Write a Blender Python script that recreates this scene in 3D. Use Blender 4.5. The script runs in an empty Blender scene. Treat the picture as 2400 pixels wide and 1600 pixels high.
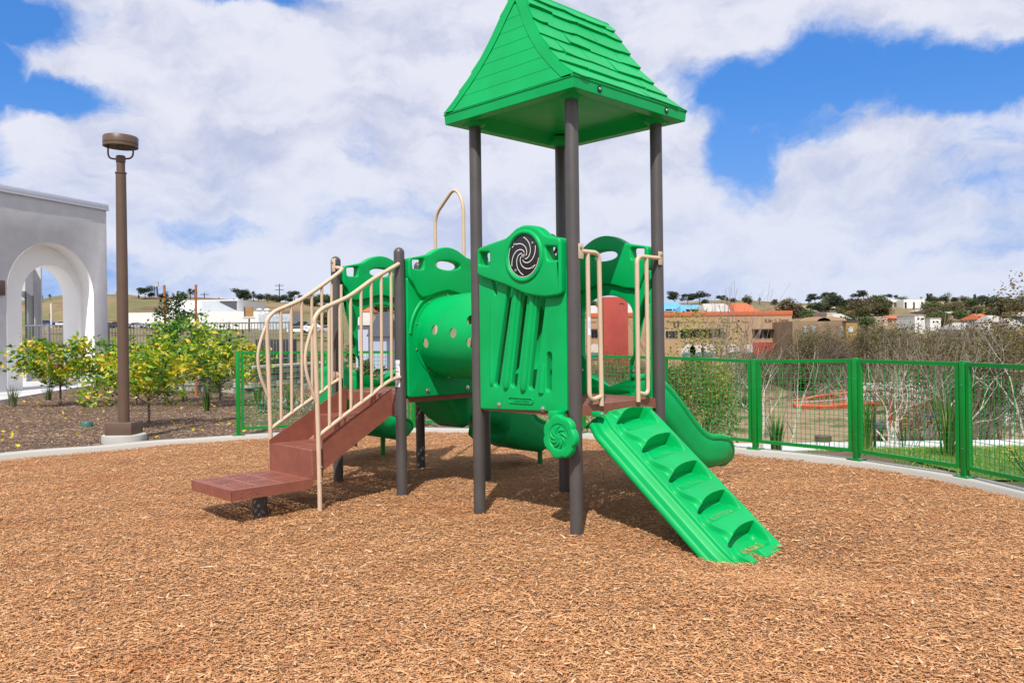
import bpy, bmesh, math, random
import numpy as np
from mathutils import Vector, Matrix, noise
R = math.radians
random.seed(7); RNG = np.random.default_rng(11)
S = bpy.context.scene
COL = S.collection

# ------------------------------------------------------------------ camera
FPX, ROLL, YH, CX, CAMZ = 1922.9, 0.0128, 787.46, 1200.0, 1.30     # photo 2400 px wide
cam = bpy.data.objects.new('camera', bpy.data.cameras.new('camera')); COL.objects.link(cam)
cam.location = (0, 0, CAMZ); cam.rotation_euler = (math.pi/2, ROLL, 0)
cam.data.lens = FPX/2400*36; cam.data.sensor_width = 36
cam.data.shift_y = -(800-YH)/2400
cam.data.clip_start = .05; cam.data.clip_end = 5000
S.camera = cam
# ------------------------------------------------------------------ light
SUN_EL, SHADOW_AZ = R(52), R(8)                # the shadows fall away from the camera, a little to the right
toward = Vector((-math.sin(SHADOW_AZ)*math.cos(SUN_EL), -math.cos(SHADOW_AZ)*math.cos(SUN_EL), math.sin(SUN_EL)))
sun = bpy.data.objects.new('sun', bpy.data.lights.new('sun', 'SUN')); COL.objects.link(sun)
sun.data.energy = 5.0; sun.data.angle = R(.53); sun.data.color = (1, .95, .87)
sun.rotation_euler = toward.to_track_quat('Z', 'Y').to_euler(); sun.location = (-3, -10, 20)
S.view_settings.view_transform = 'Standard'; S.view_settings.look = 'None'
S.view_settings.exposure = 0; S.view_settings.gamma = 1
S.render.engine = 'CYCLES'

class NT:
    """small helper for node trees"""
    def __init__(s, tree): s.t = tree; s.n = tree.nodes; s.l = tree.links
    def add(s, typ, ins=None, **kw):
        n = s.n.new(typ)
        for k, v in kw.items(): setattr(n, k, v)
        for k, v in (ins or {}).items(): s.put(n.inputs[k], v)
        return n
    def put(s, sock, v):
        if isinstance(v, bpy.types.Node): v = v.outputs[0]
        if isinstance(v, bpy.types.NodeSocket): s.l.new(v, sock)
        else:
            if isinstance(v, tuple) and len(v) == 3 and sock.type == 'RGBA': v = (*v, 1)
            sock.default_value = v
    def m(s, op, a, b=0., c=0.): return s.add('ShaderNodeMath', {0: a, 1: b, 2: c}, operation=op).outputs[0]
    def vm(s, op, a, b=(0, 0, 0)): return s.add('ShaderNodeVectorMath', {0: a, 1: b}, operation=op)
    def mix(s, f, a, b, typ='RGBA', blend='MIX'):
        n = s.n.new('ShaderNodeMix'); n.data_type = typ; n.blend_type = blend
        i = {'RGBA': (6, 7), 'FLOAT': (2, 3)}[typ]
        s.put(n.inputs[0], f); s.put(n.inputs[i[0]], a); s.put(n.inputs[i[1]], b)
        return n.outputs[2 if typ == 'RGBA' else 0]
    def noise(s, scale, vec=None, detail=4, rough=.55, dist=0, out=0):
        n = s.add('ShaderNodeTexNoise', {'Scale': scale, 'Detail': detail, 'Roughness': rough, 'Distortion': dist})
        if vec is not None: s.put(n.inputs['Vector'], vec)
        return n.outputs[out]
    def ss(s, v, a, b, lo=0., hi=1.):
        return s.add('ShaderNodeMapRange', {0: v, 1: a, 2: b, 3: lo, 4: hi}, interpolation_type='SMOOTHSTEP').outputs[0]

w = bpy.data.worlds.new('World'); S.world = w; w.use_nodes = True
nt = NT(w.node_tree); nt.n.clear()
sky = nt.add('ShaderNodeTexSky', sky_type='NISHITA', sun_disc=False)
sky.sun_elevation = SUN_EL; sky.sun_rotation = math.pi+SHADOW_AZ
sky.air_density = 1.0; sky.dust_density = .6; sky.ozone_density = 2.
tc = nt.add('ShaderNodeTexCoord')
sep = nt.add('ShaderNodeSeparateXYZ', {0: nt.vm('NORMALIZE', tc.outputs['Generated']).outputs[0]})
az = nt.m('ARCTAN2', sep.outputs[0], sep.outputs[1]); el = nt.m('ARCSINE', sep.outputs[2])
P0 = nt.add('ShaderNodeCombineXYZ', {0: az, 1: el, 2: 0.}).outputs[0]
big = nt.noise(3.2, P0, 3, .5, out=1)
warp = nt.vm('SCALE', nt.vm('SUBTRACT', big, (.5, .5, .5)).outputs[0]); warp.inputs[3].default_value = .10
fine = nt.noise(14, P0, 5, .6, out=1)
warp2 = nt.vm('SCALE', nt.vm('SUBTRACT', fine, (.5, .5, .5)).outputs[0]); warp2.inputs[3].default_value = .055
P = nt.vm('ADD', nt.vm('ADD', P0, warp.outputs[0]).outputs[0], warp2.outputs[0]).outputs[0]
Pst = nt.vm('MULTIPLY', P, (1, 1.9, 1)).outputs[0]
def dirof(px, py):
    a = (px-CX)/FPX; b = (YH-py)/FPX
    return math.atan2(a, 1), math.atan2(b, math.hypot(a, 1))
# openings of blue between the clouds: photo position, half sizes, strength
gaps = [(1890, 215, 235, 72, 1.15), (2240, 215, 200, 62, 1.1), (1740, 360, 75, 85, .8), (1880, 310, 150, 60, .6),
        (0, 25, 120, 45, 1.1), (130, 205, 95, 40, 1.0), (-10, 150, 50, 90, 1.), (600, -5, 170, 30, .8),
        (10, 350, 50, 60, .6), (530, 525, 130, 50, .62), (840, 345, 60, 40, .5), (150, 650, 330, 60, .55), (900, 480, 150, 40, .4),
        (2380, 560, 200, 60, .35), (800, 520, 60, 30, .3), (3300, 300, 500, 160, .9), (-1200, 250, 500, 180, .9), (1200, -500, 600, 200, .7)]
cov = None
for gx, gy, sx, sy, st in gaps:
    a, e = dirof(gx, gy)
    d = nt.vm('MULTIPLY', nt.vm('SUBTRACT', P, (a, e, 0)).outputs[0], (FPX/sx*.9, FPX/sy*.9, 0))
    ln = nt.vm('LENGTH', d.outputs[0]).outputs[1]
    g = nt.ss(ln, .15, 1.75, st, 0.)
    cov = g if cov is None else nt.m('MAXIMUM', cov, g)
n1 = nt.noise(8.5, Pst, 9, .62, .15); n2 = nt.noise(2.6, Pst, 4, .5)
dens = nt.m('SUBTRACT', nt.m('ADD', .92, nt.m('MULTIPLY', nt.m('SUBTRACT', n1, .5), 1.3)), cov)
dens = nt.m('ADD', dens, nt.m('MULTIPLY', nt.m('SUBTRACT', n2, .5), .5))
cl = nt.ss(dens, .16, .72)
shade = nt.ss(nt.m('ADD', nt.m('MULTIPLY', nt.noise(11, nt.vm('ADD', Pst, (0, .03, .4)).outputs[0], 8, .6, .2), .6), nt.m('MULTIPLY', nt.noise(3.4, Pst, 3, .5), .55)), .38, .66)
lowc = nt.ss(el, .02, .26)
ccol = nt.mix(shade, (6.0, 6.6, 9.0), (9.4, 9.6, 10.9))
ccol = nt.mix(lowc, nt.mix(shade, (6.3, 7.4, 10.3), (8.7, 9.3, 11.)), ccol)
blue = nt.mix(1., nt.vm('MULTIPLY', sky.outputs[0], (.62, 1.15, 1.62)).outputs[0], (0, 0, 0), blend='ADD')
blue = nt.mix(nt.ss(el, .0, .30), (3.0, 5.0, 10.0), nt.mix(.45, blue, (.9, 3.5, 11.)))
skyc = nt.mix(cl, blue, ccol)
up = nt.ss(sep.outputs[2], -.06, 0.)
skyc = nt.mix(up, (2.0, 1.8, 1.6), skyc)
bg = nt.add('ShaderNodeBackground', {0: skyc, 1: .085})
wo = nt.add('ShaderNodeOutputWorld', {0: bg})

# ------------------------------------------------------------------ helpers
def at(px, py, D):
    """the point of the place that the photograph shows at px, py and depth D"""
    c, s = math.cos(ROLL), math.sin(ROLL); X, Y = px-CX, py-YH
    return Vector(((c*X-s*Y)/FPX*D, D, CAMZ-(s*X+c*Y)/FPX*D))
def tag(o, label=None, cat=None, group=None, kind=None):
    if label: o['label'] = label
    if cat: o['category'] = cat
    if group: o['group'] = group
    if kind: o['kind'] = kind
    return o
def empty(name, loc=(0, 0, 0), rz=0., label=None, cat=None, group=None, parent=None):
    o = bpy.data.objects.new(name, None); COL.objects.link(o); o.location = loc; o.rotation_euler.z = rz
    o.empty_display_size = .1
    if parent: o.parent = parent
    return tag(o, label, cat, group)
def copy_tree(o, parent=None):
    c = o.copy(); COL.objects.link(c)
    if parent: c.parent = parent
    for ch in list(o.children): copy_tree(ch, c)
    return c
MATS = {}
def mat(name, base, rough=.5, noise_amt=.0, nscale=6., bump=0., bscale=60., metal=0., spec=.5, c2=None, coat=0., bdist=.01, detail=4):
    if name in MATS: return MATS[name]
    m = bpy.data.materials.new(name); m.use_nodes = True; t = NT(m.node_tree); MATS[name] = m
    b = t.n['Principled BSDF']; b.inputs['Roughness'].default_value = rough; b.inputs['Metallic'].default_value = metal
    b.inputs['Specular IOR Level'].default_value = spec; b.inputs['Coat Weight'].default_value = coat
    tcn = t.add('ShaderNodeTexCoord')
    col = (*base, 1)
    if c2 is None: c2 = tuple(max(0, v*(1-noise_amt)) for v in base)
    f = t.ss(t.noise(nscale, tcn.outputs['Object'], detail, .6), .3, .7)
    t.put(b.inputs['Base Color'], t.mix(f, base, c2))
    t.put(b.inputs['Roughness'], t.mix(t.noise(nscale*2.3, tcn.outputs['Object'], 3), max(.02, rough-.07), min(1, rough+.09), 'FLOAT'))
    if bump:
        bn = t.add('ShaderNodeBump', {'Height': t.noise(bscale, tcn.outputs['Object'], 5, .6), 'Strength': bump, 'Distance': bdist})
        t.put(b.inputs['Normal'], bn)
    return m
def leafmat(name, stops, trans=.35, rough=.5):
    """leaf colour by a random value kept on each leaf"""
    if name in MATS: return MATS[name]
    m = bpy.data.materials.new(name); m.use_nodes = True; t = NT(m.node_tree); MATS[name] = m
    b = t.n['Principled BSDF']; out = t.n['Material Output']
    a = t.add('ShaderNodeAttribute', attribute_name='var')
    r = t.add('ShaderNodeValToRGB', {0: a.outputs['Fac']})
    els = r.color_ramp.elements
    while len(els) < len(stops): els.new(.5)
    for e, (p, c) in zip(els, stops): e.position = p; e.color = (*c, 1)
    t.put(b.inputs['Base Color'], r.outputs[0]); b.inputs['Roughness'].default_value = rough
    tr = t.add('ShaderNodeBsdfTranslucent', {0: t.vm('MULTIPLY', r.outputs[0], (1.15, 1.25, .7)).outputs[0]})
    mx = t.add('ShaderNodeMixShader', {0: trans, 1: b, 2: tr}); t.put(out.inputs[0], mx)
    return m

class MB:
    """collects shapes, then links them as one mesh object"""
    def __init__(s): s.v = []; s.f = []; s.sm = []; s.var = []
    def add(s, vs, fs, smooth=False, var=0.):
        k = len(s.v); s.v += [tuple(v) for v in vs]; s.f += [tuple(i+k for i in f) for f in fs]
        s.sm += [smooth]*len(fs); s.var += [var]*len(fs); return s
    def box(s, a, b, M=None, ch=0.):
        x0, y0, z0 = a; x1, y1, z1 = b
        if ch <= 0:
            vs = [Vector(p) for p in ((x0, y0, z0), (x1, y0, z0), (x1, y1, z0), (x0, y1, z0), (x0, y0, z1), (x1, y0, z1), (x1, y1, z1), (x0, y1, z1))]
            fs = [(0, 3, 2, 1), (4, 5, 6, 7), (0, 1, 5, 4), (1, 2, 6, 5), (2, 3, 7, 6), (3, 0, 4, 7)]
        else:
            bm = bmesh.new(); bmesh.ops.create_cube(bm, size=1)
            for v in bm.verts: v.co = Vector(((x0+x1)/2+v.co.x*(x1-x0), (y0+y1)/2+v.co.y*(y1-y0), (z0+z1)/2+v.co.z*(z1-z0)))
            bmesh.ops.bevel(bm, geom=bm.edges[:], offset=ch, segments=2, affect='EDGES', profile=.5)
            vs = [v.co.copy() for v in bm.verts]; bm.verts.index_update(); fs = [tuple(v.index for v in f.verts) for f in bm.faces]; bm.free()
        if M is not None: vs = [M @ v for v in vs]
        return s.add(vs, fs, ch > 0)
    def prism(s, pts, z0, z1, M=None):
        n = len(pts); vs = [Vector((*p, z0)) for p in pts]+[Vector((*p, z1)) for p in pts]
        if M is not None: vs = [M @ v for v in vs]
        return s.add(vs, [tuple(range(n))[::-1], tuple(range(n, 2*n))]+[(i, (i+1) % n, n+(i+1) % n, n+i) for i in range(n)])
    def lathe(s, prof, c=(0, 0, 0), n=24, M=None, smooth=True):
        vs = []; c = Vector(c)
        for r, z in prof:
            for k in range(n):
                a = 2*math.pi*k/n; v = Vector((r*math.cos(a), r*math.sin(a), z)); vs.append((M @ v if M is not None else v)+c)
        fs = [(j*n+k, j*n+(k+1) % n, (j+1)*n+(k+1) % n, (j+1)*n+k) for j in range(len(prof)-1) for k in range(n)]
        if prof[0][0] > 1e-5: fs.append(tuple(range(n))[::-1])
        if prof[-1][0] > 1e-5: fs.append(tuple(range((len(prof)-1)*n, len(prof)*n)))
        return s.add(vs, fs, smooth)
    def tube(s, path, r, n=10, cap=True, smooth=True, squash=None):
        path = [Vector(p) for p in path]; rs = r if isinstance(r, (list, tuple)) else [r]*len(path)
        vs = []; up = None
        for i, p in enumerate(path):
            t = (path[min(i+1, len(path)-1)]-path[max(i-1, 0)]).normalized()
            if up is None: up = t.orthogonal().normalized()
            up = (up-t*up.dot(t)); up = up.normalized() if up.length > 1e-6 else t.orthogonal().normalized()
            b = t.cross(up)
            for k in range(n):
                a = 2*math.pi*k/n; vs.append(p+(up*math.cos(a)+b*math.sin(a))*rs[i])
        m = len(path)
        fs = [(j*n+k, j*n+(k+1) % n, (j+1)*n+(k+1) % n, (j+1)*n+k) for j in range(m-1) for k in range(n)]
        if cap: fs += [tuple(range(n))[::-1], tuple(range((m-1)*n, m*n))]
        return s.add(vs, fs, smooth)
    def grid(s, P, smooth=True, close=False, flip=False):
        """P[i][j] points"""
        ni, nj = len(P), len(P[0]); vs = [p for row in P for p in row]; fs = []
        for i in range(ni-1):
            for j in range(nj if close else nj-1):
                q = (i*nj+j, i*nj+(j+1) % nj, (i+1)*nj+(j+1) % nj, (i+1)*nj+j); fs.append(q[::-1] if flip else q)
        return s.add(vs, fs, smooth)
    def build(s, name, m=None, parent=None, sharp=40, loc=None, kind=None):
        me = bpy.data.meshes.new(name); me.from_pydata(s.v, [], s.f); me.update()
        if s.f:
            me.polygons.foreach_set('use_smooth', s.sm)
            if any(s.sm): me.set_sharp_from_angle(angle=R(sharp))
            if any(s.var): me.attributes.new('var', 'FLOAT', 'FACE').data.foreach_set('value', s.var)
        if m is not None: me.materials.append(m)
        o = bpy.data.objects.new(name, me); COL.objects.link(o)
        if parent: o.parent = parent
        if loc is not None: o.location = loc
        if kind: o['kind'] = kind
        return o
def npmesh(name, V, F, m=None, parent=None, var=None, smooth=False, kind=None):
    me = bpy.data.meshes.new(name); V = np.asarray(V, dtype=np.float32); F = np.asarray(F, dtype=np.int32); k = F.shape[1]
    me.vertices.add(len(V)); me.vertices.foreach_set('co', V.ravel())
    me.loops.add(F.size); me.loops.foreach_set('vertex_index', F.ravel())
    me.polygons.add(len(F)); me.polygons.foreach_set('loop_start', np.arange(0, F.size, k, dtype=np.int32))
    me.polygons.foreach_set('loop_total', np.full(len(F), k, dtype=np.int32))
    me.update(calc_edges=True)
    if smooth: me.polygons.foreach_set('use_smooth', np.ones(len(F), dtype=bool))
    if var is not None: me.attributes.new('var', 'FLOAT', 'FACE').data.foreach_set('value', np.asarray(var, dtype=np.float32))
    if m is not None: me.materials.append(m)
    me.validate()
    o = bpy.data.objects.new(name, me); COL.objects.link(o)
    if parent: o.parent = parent
    if kind: o['kind'] = kind
    return o
def fillet(pts, r=.05, n=5):
    """round the corners of an open path"""
    pts = [Vector(p) for p in pts]; out = [pts[0]]
    for i in range(1, len(pts)-1):
        a, b, c = pts[i-1], pts[i], pts[i+1]; d0 = a-b; d1 = c-b
        q = min(r, d0.length*.49, d1.length*.49); p0 = b+d0.normalized()*q; p1 = b+d1.normalized()*q
        for k in range(n+1):
            t = k/n; out.append(p0*(1-t)**2+b*2*t*(1-t)+p1*t*t)
    out.append(pts[-1]); return out
def catmull(pts, n=6, closed=False):
    pts = [np.array(p, float) for p in pts]; out = []; m = len(pts)
    for i in range(m if closed else m-1):
        g = (lambda k: pts[k % m]) if closed else (lambda k: pts[min(max(k, 0), m-1)])
        p0, p1, p2, p3 = g(i-1), g(i), g(i+1), g(i+2)
        for k in range(n):
            t = k/n; out.append(.5*((2*p1)+(-p0+p2)*t+(2*p0-5*p1+4*p2-p3)*t*t+(-p0+3*p1-3*p2+p3)*t**3))
    if not closed: out.append(pts[-1])
    return out
def rounded(pts, r=.02, n=4):
    """round the corners of a closed 2D outline"""
    m = len(pts); out = []
    for i in range(m):
        a, b, c = (np.array(pts[(i+k) % m], float) for k in (-1, 0, 1))
        d0, d1 = a-b, c-b; l0, l1 = np.linalg.norm(d0), np.linalg.norm(d1); q = min(r, l0*.45, l1*.45)
        p0 = b+d0/l0*q; p1 = b+d1/l1*q
        for k in range(n+1):
            t = k/n; out.append(tuple(p0*(1-t)**2+b*2*t*(1-t)+p1*t*t))
    return out
def ell(cx, cy, rx, ry, n=28): return [(cx+rx*math.cos(2*math.pi*k/n), cy+ry*math.sin(2*math.pi*k/n)) for k in range(n)]
def slot(x0, z0, x1, z1, w, w2=None):
    """a rounded slot from one end to the other"""
    w2 = w2 or w; d = math.atan2(z1-z0, x1-x0); out = []
    for k in range(9): a = d+math.pi/2+math.pi*k/8; out.append((x0+w/2*math.cos(a), z0+w/2*math.sin(a)))
    for k in range(9): a = d-math.pi/2+math.pi*k/8; out.append((x1+w2/2*math.cos(a), z1+w2/2*math.sin(a)))
    return out
def area2(p): return sum(p[i][0]*p[(i+1) % len(p)][1]-p[(i+1) % len(p)][0]*p[i][1] for i in range(len(p)))/2
def inside(px, py, poly):
    px = np.asarray(px); py = np.asarray(py); r = np.zeros(px.shape, bool); n = len(poly)
    for i in range(n):
        x0, y0 = poly[i]; x1, y1 = poly[(i+1) % n]
        c = ((y0 > py) != (y1 > py)); xi = (x1-x0)*(py-y0)/(y1-y0+1e-12)+x0; r ^= c & (px < xi)
    return r
def plate(name, outline, holes, thick, M, m, parent, bev=.008, res=2):
    """a moulded plate: outline with holes in (a, z), rolled edges, thickness along the third axis of M"""
    from mathutils.geometry import delaunay_2d_cdt
    loops = []
    for i, pts in enumerate([outline]+list(holes)):
        q = []
        for p in pts:
            if not q or math.hypot(p[0]-q[-1][0], p[1]-q[-1][1]) > .0008: q.append((float(p[0]), float(p[1])))
        if math.hypot(q[0][0]-q[-1][0], q[0][1]-q[-1][1]) < .0008: q.pop()
        if (area2(q) > 0) == (i > 0): q = q[::-1]
        loops.append(np.array(q))
    def inset(P, d):
        t0 = P-np.roll(P, 1, 0); t1 = np.roll(P, -1, 0)-P
        n0 = np.stack([-t0[:, 1], t0[:, 0]], 1)/np.linalg.norm(t0, axis=1)[:, None]; n1 = np.stack([-t1[:, 1], t1[:, 0]], 1)/np.linalg.norm(t1, axis=1)[:, None]
        n = n0+n1; n /= np.maximum(np.linalg.norm(n, axis=1), 1e-6)[:, None]
        return P+n*(d/np.clip((n*n0).sum(1), .5, 1))[:, None]
    bev = min(bev, thick/2-.0002); steps = [(bev*(1-math.cos(a)), thick/2-bev+bev*math.sin(a)) for a in np.linspace(0, math.pi/2, res+2)]
    steps = [(i_, -z) for i_, z in steps[::-1]]+steps
    vs = []; fs = []; caps = [[], []]
    for P in loops:
        n = len(P); k0 = len(vs)
        for d, z in steps: vs += [M @ Vector((q[0], q[1], z)) for q in inset(P, d)]
        for j in range(len(steps)-1): fs += [(k0+j*n+k, k0+j*n+(k+1) % n, k0+(j+1)*n+(k+1) % n, k0+(j+1)*n+k) for k in range(n)]
        caps[0].append(list(range(k0, k0+n))); caps[1].append(list(range(k0+(len(steps)-1)*n, k0+len(steps)*n)))
    flat = [inset(P, bev) for P in loops]; pts2 = [Vector((q[0], q[1])) for P in flat for q in P]; ed = []; k = 0
    for P in flat: n = len(P); ed += [(k+i, k+(i+1) % n) for i in range(n)]; k += n
    nv, _, nf, ov, _, _ = delaunay_2d_cdt(pts2, ed, [], 0, 1e-7)
    tri = []
    for f in nf:
        cx_, cy_ = sum(nv[i].x for i in f)/3, sum(nv[i].y for i in f)/3
        ins = [bool(inside(np.array([cx_]), np.array([cy_]), [tuple(q) for q in P])[0]) for P in flat]
        if ins[0] and not any(ins[1:]) and all(ov[i] for i in f):
            t3 = tuple(ov[i][0] for i in f); a3 = area2([(pts2[i].x, pts2[i].y) for i in t3]); tri.append(t3 if a3 > 0 else t3[::-1])
    for side in (0, 1):
        ids = [i for c in caps[side] for i in c]
        fs += [tuple(ids[i] for i in (t if side else t[::-1])) for t in tri]
    me = bpy.data.meshes.new(name); me.from_pydata([tuple(v) for v in vs], [], fs); me.validate(); bm = bmesh.new(); bm.from_mesh(me)
    bmesh.ops.recalc_face_normals(bm, faces=bm.faces); bm.to_mesh(me); bm.free()
    me.polygons.foreach_set('use_smooth', [True]*len(me.polygons)); me.set_sharp_from_angle(angle=R(38)); me.materials.append(m)
    o = bpy.data.objects.new(name, me); COL.objects.link(o)
    if parent: o.parent = parent
    return o
def text_mesh(name, body, size, M, m, parent=None, depth=.0015, align='CENTER'):
    cu = bpy.data.curves.new(name, 'FONT'); cu.body = body; cu.size = size; cu.extrude = depth; cu.align_x = align; cu.align_y = 'CENTER'
    tmp = bpy.data.objects.new(name, cu); COL.objects.link(tmp)
    dg = bpy.context.evaluated_depsgraph_get(); dg.update()
    me = bpy.data.meshes.new_from_object(tmp.evaluated_get(dg)); bpy.data.objects.remove(tmp); bpy.data.curves.remove(cu)
    me.name = name; me.transform(M); me.materials.clear(); me.materials.append(m)
    o = bpy.data.objects.new(name, me); COL.objects.link(o)
    if parent: o.parent = parent
    return o
def frame(o, ex, ey, ez):
    """matrix with columns ex, ey, ez and origin o"""
    return Matrix(((ex[0], ey[0], ez[0], o[0]), (ex[1], ey[1], ez[1], o[1]), (ex[2], ey[2], ez[2], o[2]), (0, 0, 0, 1)))

# ------------------------------------------------------------------ materials
GREEN = mat('green_plastic', (.0, .40, .105), .40, c2=(.0, .345, .085), nscale=2.2, bump=.14, bscale=190, bdist=.002, spec=.22)
GREEN_IN = GREEN
FENCE = mat('green_powder_coat', (.0, .24, .03), .38, noise_amt=.15, nscale=5, bump=.08, bscale=300, bdist=.002)
POST = mat('bronze_post_paint', (.078, .071, .069), .42, noise_amt=.2, nscale=4, bump=.1, bscale=260, bdist=.002, spec=.6)
TAN = mat('tan_pipe_coat', (.62, .47, .34), .4, noise_amt=.08, nscale=8)
BROWN = mat('brown_vinyl_deck', (.27, .088, .058), .5, noise_amt=.22, nscale=9, bump=.25, bscale=160, bdist=.003)
STEEL = mat('bolt_steel', (.6, .6, .6), .25, metal=1.)
BLACK = mat('black_plastic', (.012, .012, .014), .45)
WHITE = mat('white_print', (.8, .8, .8), .5)
LABEL = mat('label_white', (.75, .78, .85), .4)
REDP = mat('red_print', (.6, .06, .02), .5)
LAMP = mat('lamp_bronze', (.12, .075, .052), .42, noise_amt=.12, nscale=3)
CONC = mat('concrete', (.43, .415, .38), .85, c2=(.42, .41, .38), nscale=7, bump=.3, bscale=90)
CONC2 = mat('concrete_path', (.58, .58, .58), .85, c2=(.5, .5, .5), nscale=2, bump=.15, bscale=60)
WOODST = mat('stake_wood', (.42, .17, .055), .8, noise_amt=.4, nscale=20, bump=.3)
GLASS = mat('dark_glass', (.02, .05, .05), .08, spec=.8)
# ------------------------------------------------------------------ terrain
def lerp(tab, v): return np.interp(v, [t[0] for t in tab], [t[1] for t in tab])
RP = [(0, -.14), (6, -.14), (11, -.3), (15, -.95), (20, -1.6), (24, -1.95), (30, -4.5), (45, -9), (60, -8.3), (75, -7.3), (90, -6.2), (115, -4), (140, -2), (200, 3), (300, 11), (450, 20), (600, 24), (900, 16), (1600, 0)]
LP = [(0, -.14), (26, -.1), (30, -2), (60, -6), (120, -3), (200, 3.2), (240, 4.9), (350, 16.8), (420, 17.8), (600, 10), (1600, 0)]
CP = [(0, -.14), (11.4, -.1), (13, -.15), (24, -.2), (27, -1.), (60, -6), (120, -3), (200, 3.2), (260, 6), (350, 14), (450, 19), (600, 16), (1600, 0)]
SKY_LINE = [(-900, 712), (-300, 706), (20, 712), (97, 707), (130, 699), (160, 694), (240, 691), (300, 694), (330, 701), (380, 703), (450, 704), (560, 707), (590, 706), (640, 705), (700, 712), (780, 721), (900, 718), (1100, 716), (1400, 718), (1560, 716), (1700, 712), (1850, 712), (2000, 709), (2200, 710), (2400, 707), (2900, 704)]
SKQ = [at(px, py, 330).x/330 for px, py in SKY_LINE]; SKZ = [at(px, py, 330).z for px, py in SKY_LINE]
def tz(x, y):
    x = np.asarray(x, float); y = np.asarray(y, float)
    d = np.where(y > 0, y, 0.); q = x/np.maximum(d, .5)
    s = lambda a, b: np.clip((q-a)/(b-a), 0, 1)**2*(3-2*np.clip((q-a)/(b-a), 0, 1))
    t1, t2 = s(-.42, -.28), s(-.10, .06)
    z = lerp(LP, d)*(1-t1)+(lerp(CP, d)*(1-t2)+lerp(RP, d)*t2)*t1
    sk = np.interp(q, SKQ, SKZ); f = np.clip((d-215)/115, 0, 1); f = f*f*(3-2*f)
    z = np.where(d > 215, z*(1-f)+sk*f, z); z = np.where(d > 360, z-(d-360)*.05, z)
    z = z+np.where(d > 26, .02*(d-26)**.8, 0)*np.sin(x*.09+1.3*np.sin(y*.05))*np.where(d > 26, 1, 0)*.4
    return z
def tzf(x, y): return float(tz(x, y))
rad = np.concatenate([[0], np.geomspace(1.5, 1500, 190)])
ang = np.concatenate([np.linspace(-48, 48, 240), np.linspace(52, 308, 44)]); ang = np.radians(ang)
A_, R_ = np.meshgrid(ang, rad); X = R_*np.sin(A_); Y = R_*np.cos(A_); Z = tz(X, Y)
V = np.stack([X, Y, Z], -1).reshape(-1, 3); na = len(ang)
F = [(i*na+j, i*na+(j+1) % na, (i+1)*na+(j+1) % na, (i+1)*na+j) for i in range(len(rad)-1) for j in range(na)]
tm = bpy.data.materials.new('hill_ground'); tm.use_nodes = True; t = NT(tm.node_tree); b = t.n['Principled BSDF']; b.inputs['Roughness'].default_value = .95
g = t.add('ShaderNodeNewGeometry').outputs['Position']
n1 = t.noise(.028, t.vm('MULTIPLY', g, (1, .6, 3)).outputs[0], 6, .6); n2 = t.noise(.5, g, 4); n3 = t.noise(.06, t.vm('MULTIPLY', g, (1, .45, 4)).outputs[0], 5, .65)
c = t.mix(t.ss(n1, .4, .62), (.23, .165, .085), (.13, .135, .045))
c = t.mix(t.ss(n3, .50, .60, 0, .85), c, (.13, .065, .035)); c = t.mix(t.ss(t.noise(.11, t.vm('MULTIPLY', g, (.6, .6, 5)).outputs[0], 6, .7), .60, .66, 0, .8), c, (.34, .26, .17))
c = t.mix(t.ss(n2, .45, .8, 0, .5), c, (.24, .17, .10))
gy = t.add('ShaderNodeSeparateXYZ', {0: g})
floor_ = t.m('MULTIPLY', t.ss(gy.outputs[1], 130, 90), t.ss(gy.outputs[1], 24, 34))
c = t.mix(floor_, c, t.mix(t.ss(t.noise(.22, g, 5, .65), .5, .66), (.30, .205, .13), (.075, .085, .03)))
near = t.ss(gy.outputs[1], 24, 18)
c = t.mix(near, c, t.mix(t.ss(t.noise(2.5, g, 5), .4, .65), (.15, .10, .065), (.07, .08, .03)))
t.put(b.inputs['Base Color'], c)
t.put(b.inputs['Normal'], t.add('ShaderNodeBump', {'Height': t.noise(3., g, 6, .7), 'Strength': .6, 'Distance': .3}))
o = npmesh('ground', V, F, tm, smooth=True); tag(o, kind='structure')

# ------------------------------------------------------------------ play area: kerb, mulch, bed
posts_xy = [(-3.57, 10.66), (-2.5, 11.12), (-1.37, 11.29), (-.2, 11.02), (.86, 10.5), (1.77, 9.7), (2.592, 8.784), (3.334, 7.974), (3.817, 6.94), (4.02, 5.82), (4.1, 4.68), (4.05, 3.54)]
posts_h = [1.143, 1.13, 1.115, 1.09, 1.05, 1.04, 1.013, 1.035, 1.03, 1.03, 1.03, 1.03]
loop = [(-8.6, 3.), (-8.0, 5.6), (-7.0, 7.7), (-5.75, 9.16), (-5.0, 9.73), (-4.4, 10.18)]+posts_xy+[(4.1, 1.), (3.6, -2.), (0, -4.2), (-5, -4), (-8, -1)]
cl_ = np.array(catmull(loop, 6, True)); nC = len(cl_)
tan_ = np.roll(cl_, -1, 0)-np.roll(cl_, 1, 0); tan_ /= np.linalg.norm(tan_, axis=1)[:, None]
nor_ = np.stack([tan_[:, 1], -tan_[:, 0]], 1)            # the loop runs clockwise: this points inwards
if ((cl_.mean(0)-cl_[0]) @ nor_[0]) < 0: nor_ = -nor_
inner = cl_+nor_*.07; outer = cl_-nor_*.09
mb = MB(); ks = [(.07, -.2), (.07, .045), (.058, .058), (-.078, .06), (-.09, .045), (-.09, -.2)]
mb.grid([[(*(cl_[i % nC]+nor_[i % nC]*a), z+.004*math.sin(i*.7)) for a, z in ks] for i in range(nC+1)], smooth=True)
kerb = mb.build('kerb', CONC, kind='structure', sharp=60)
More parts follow.
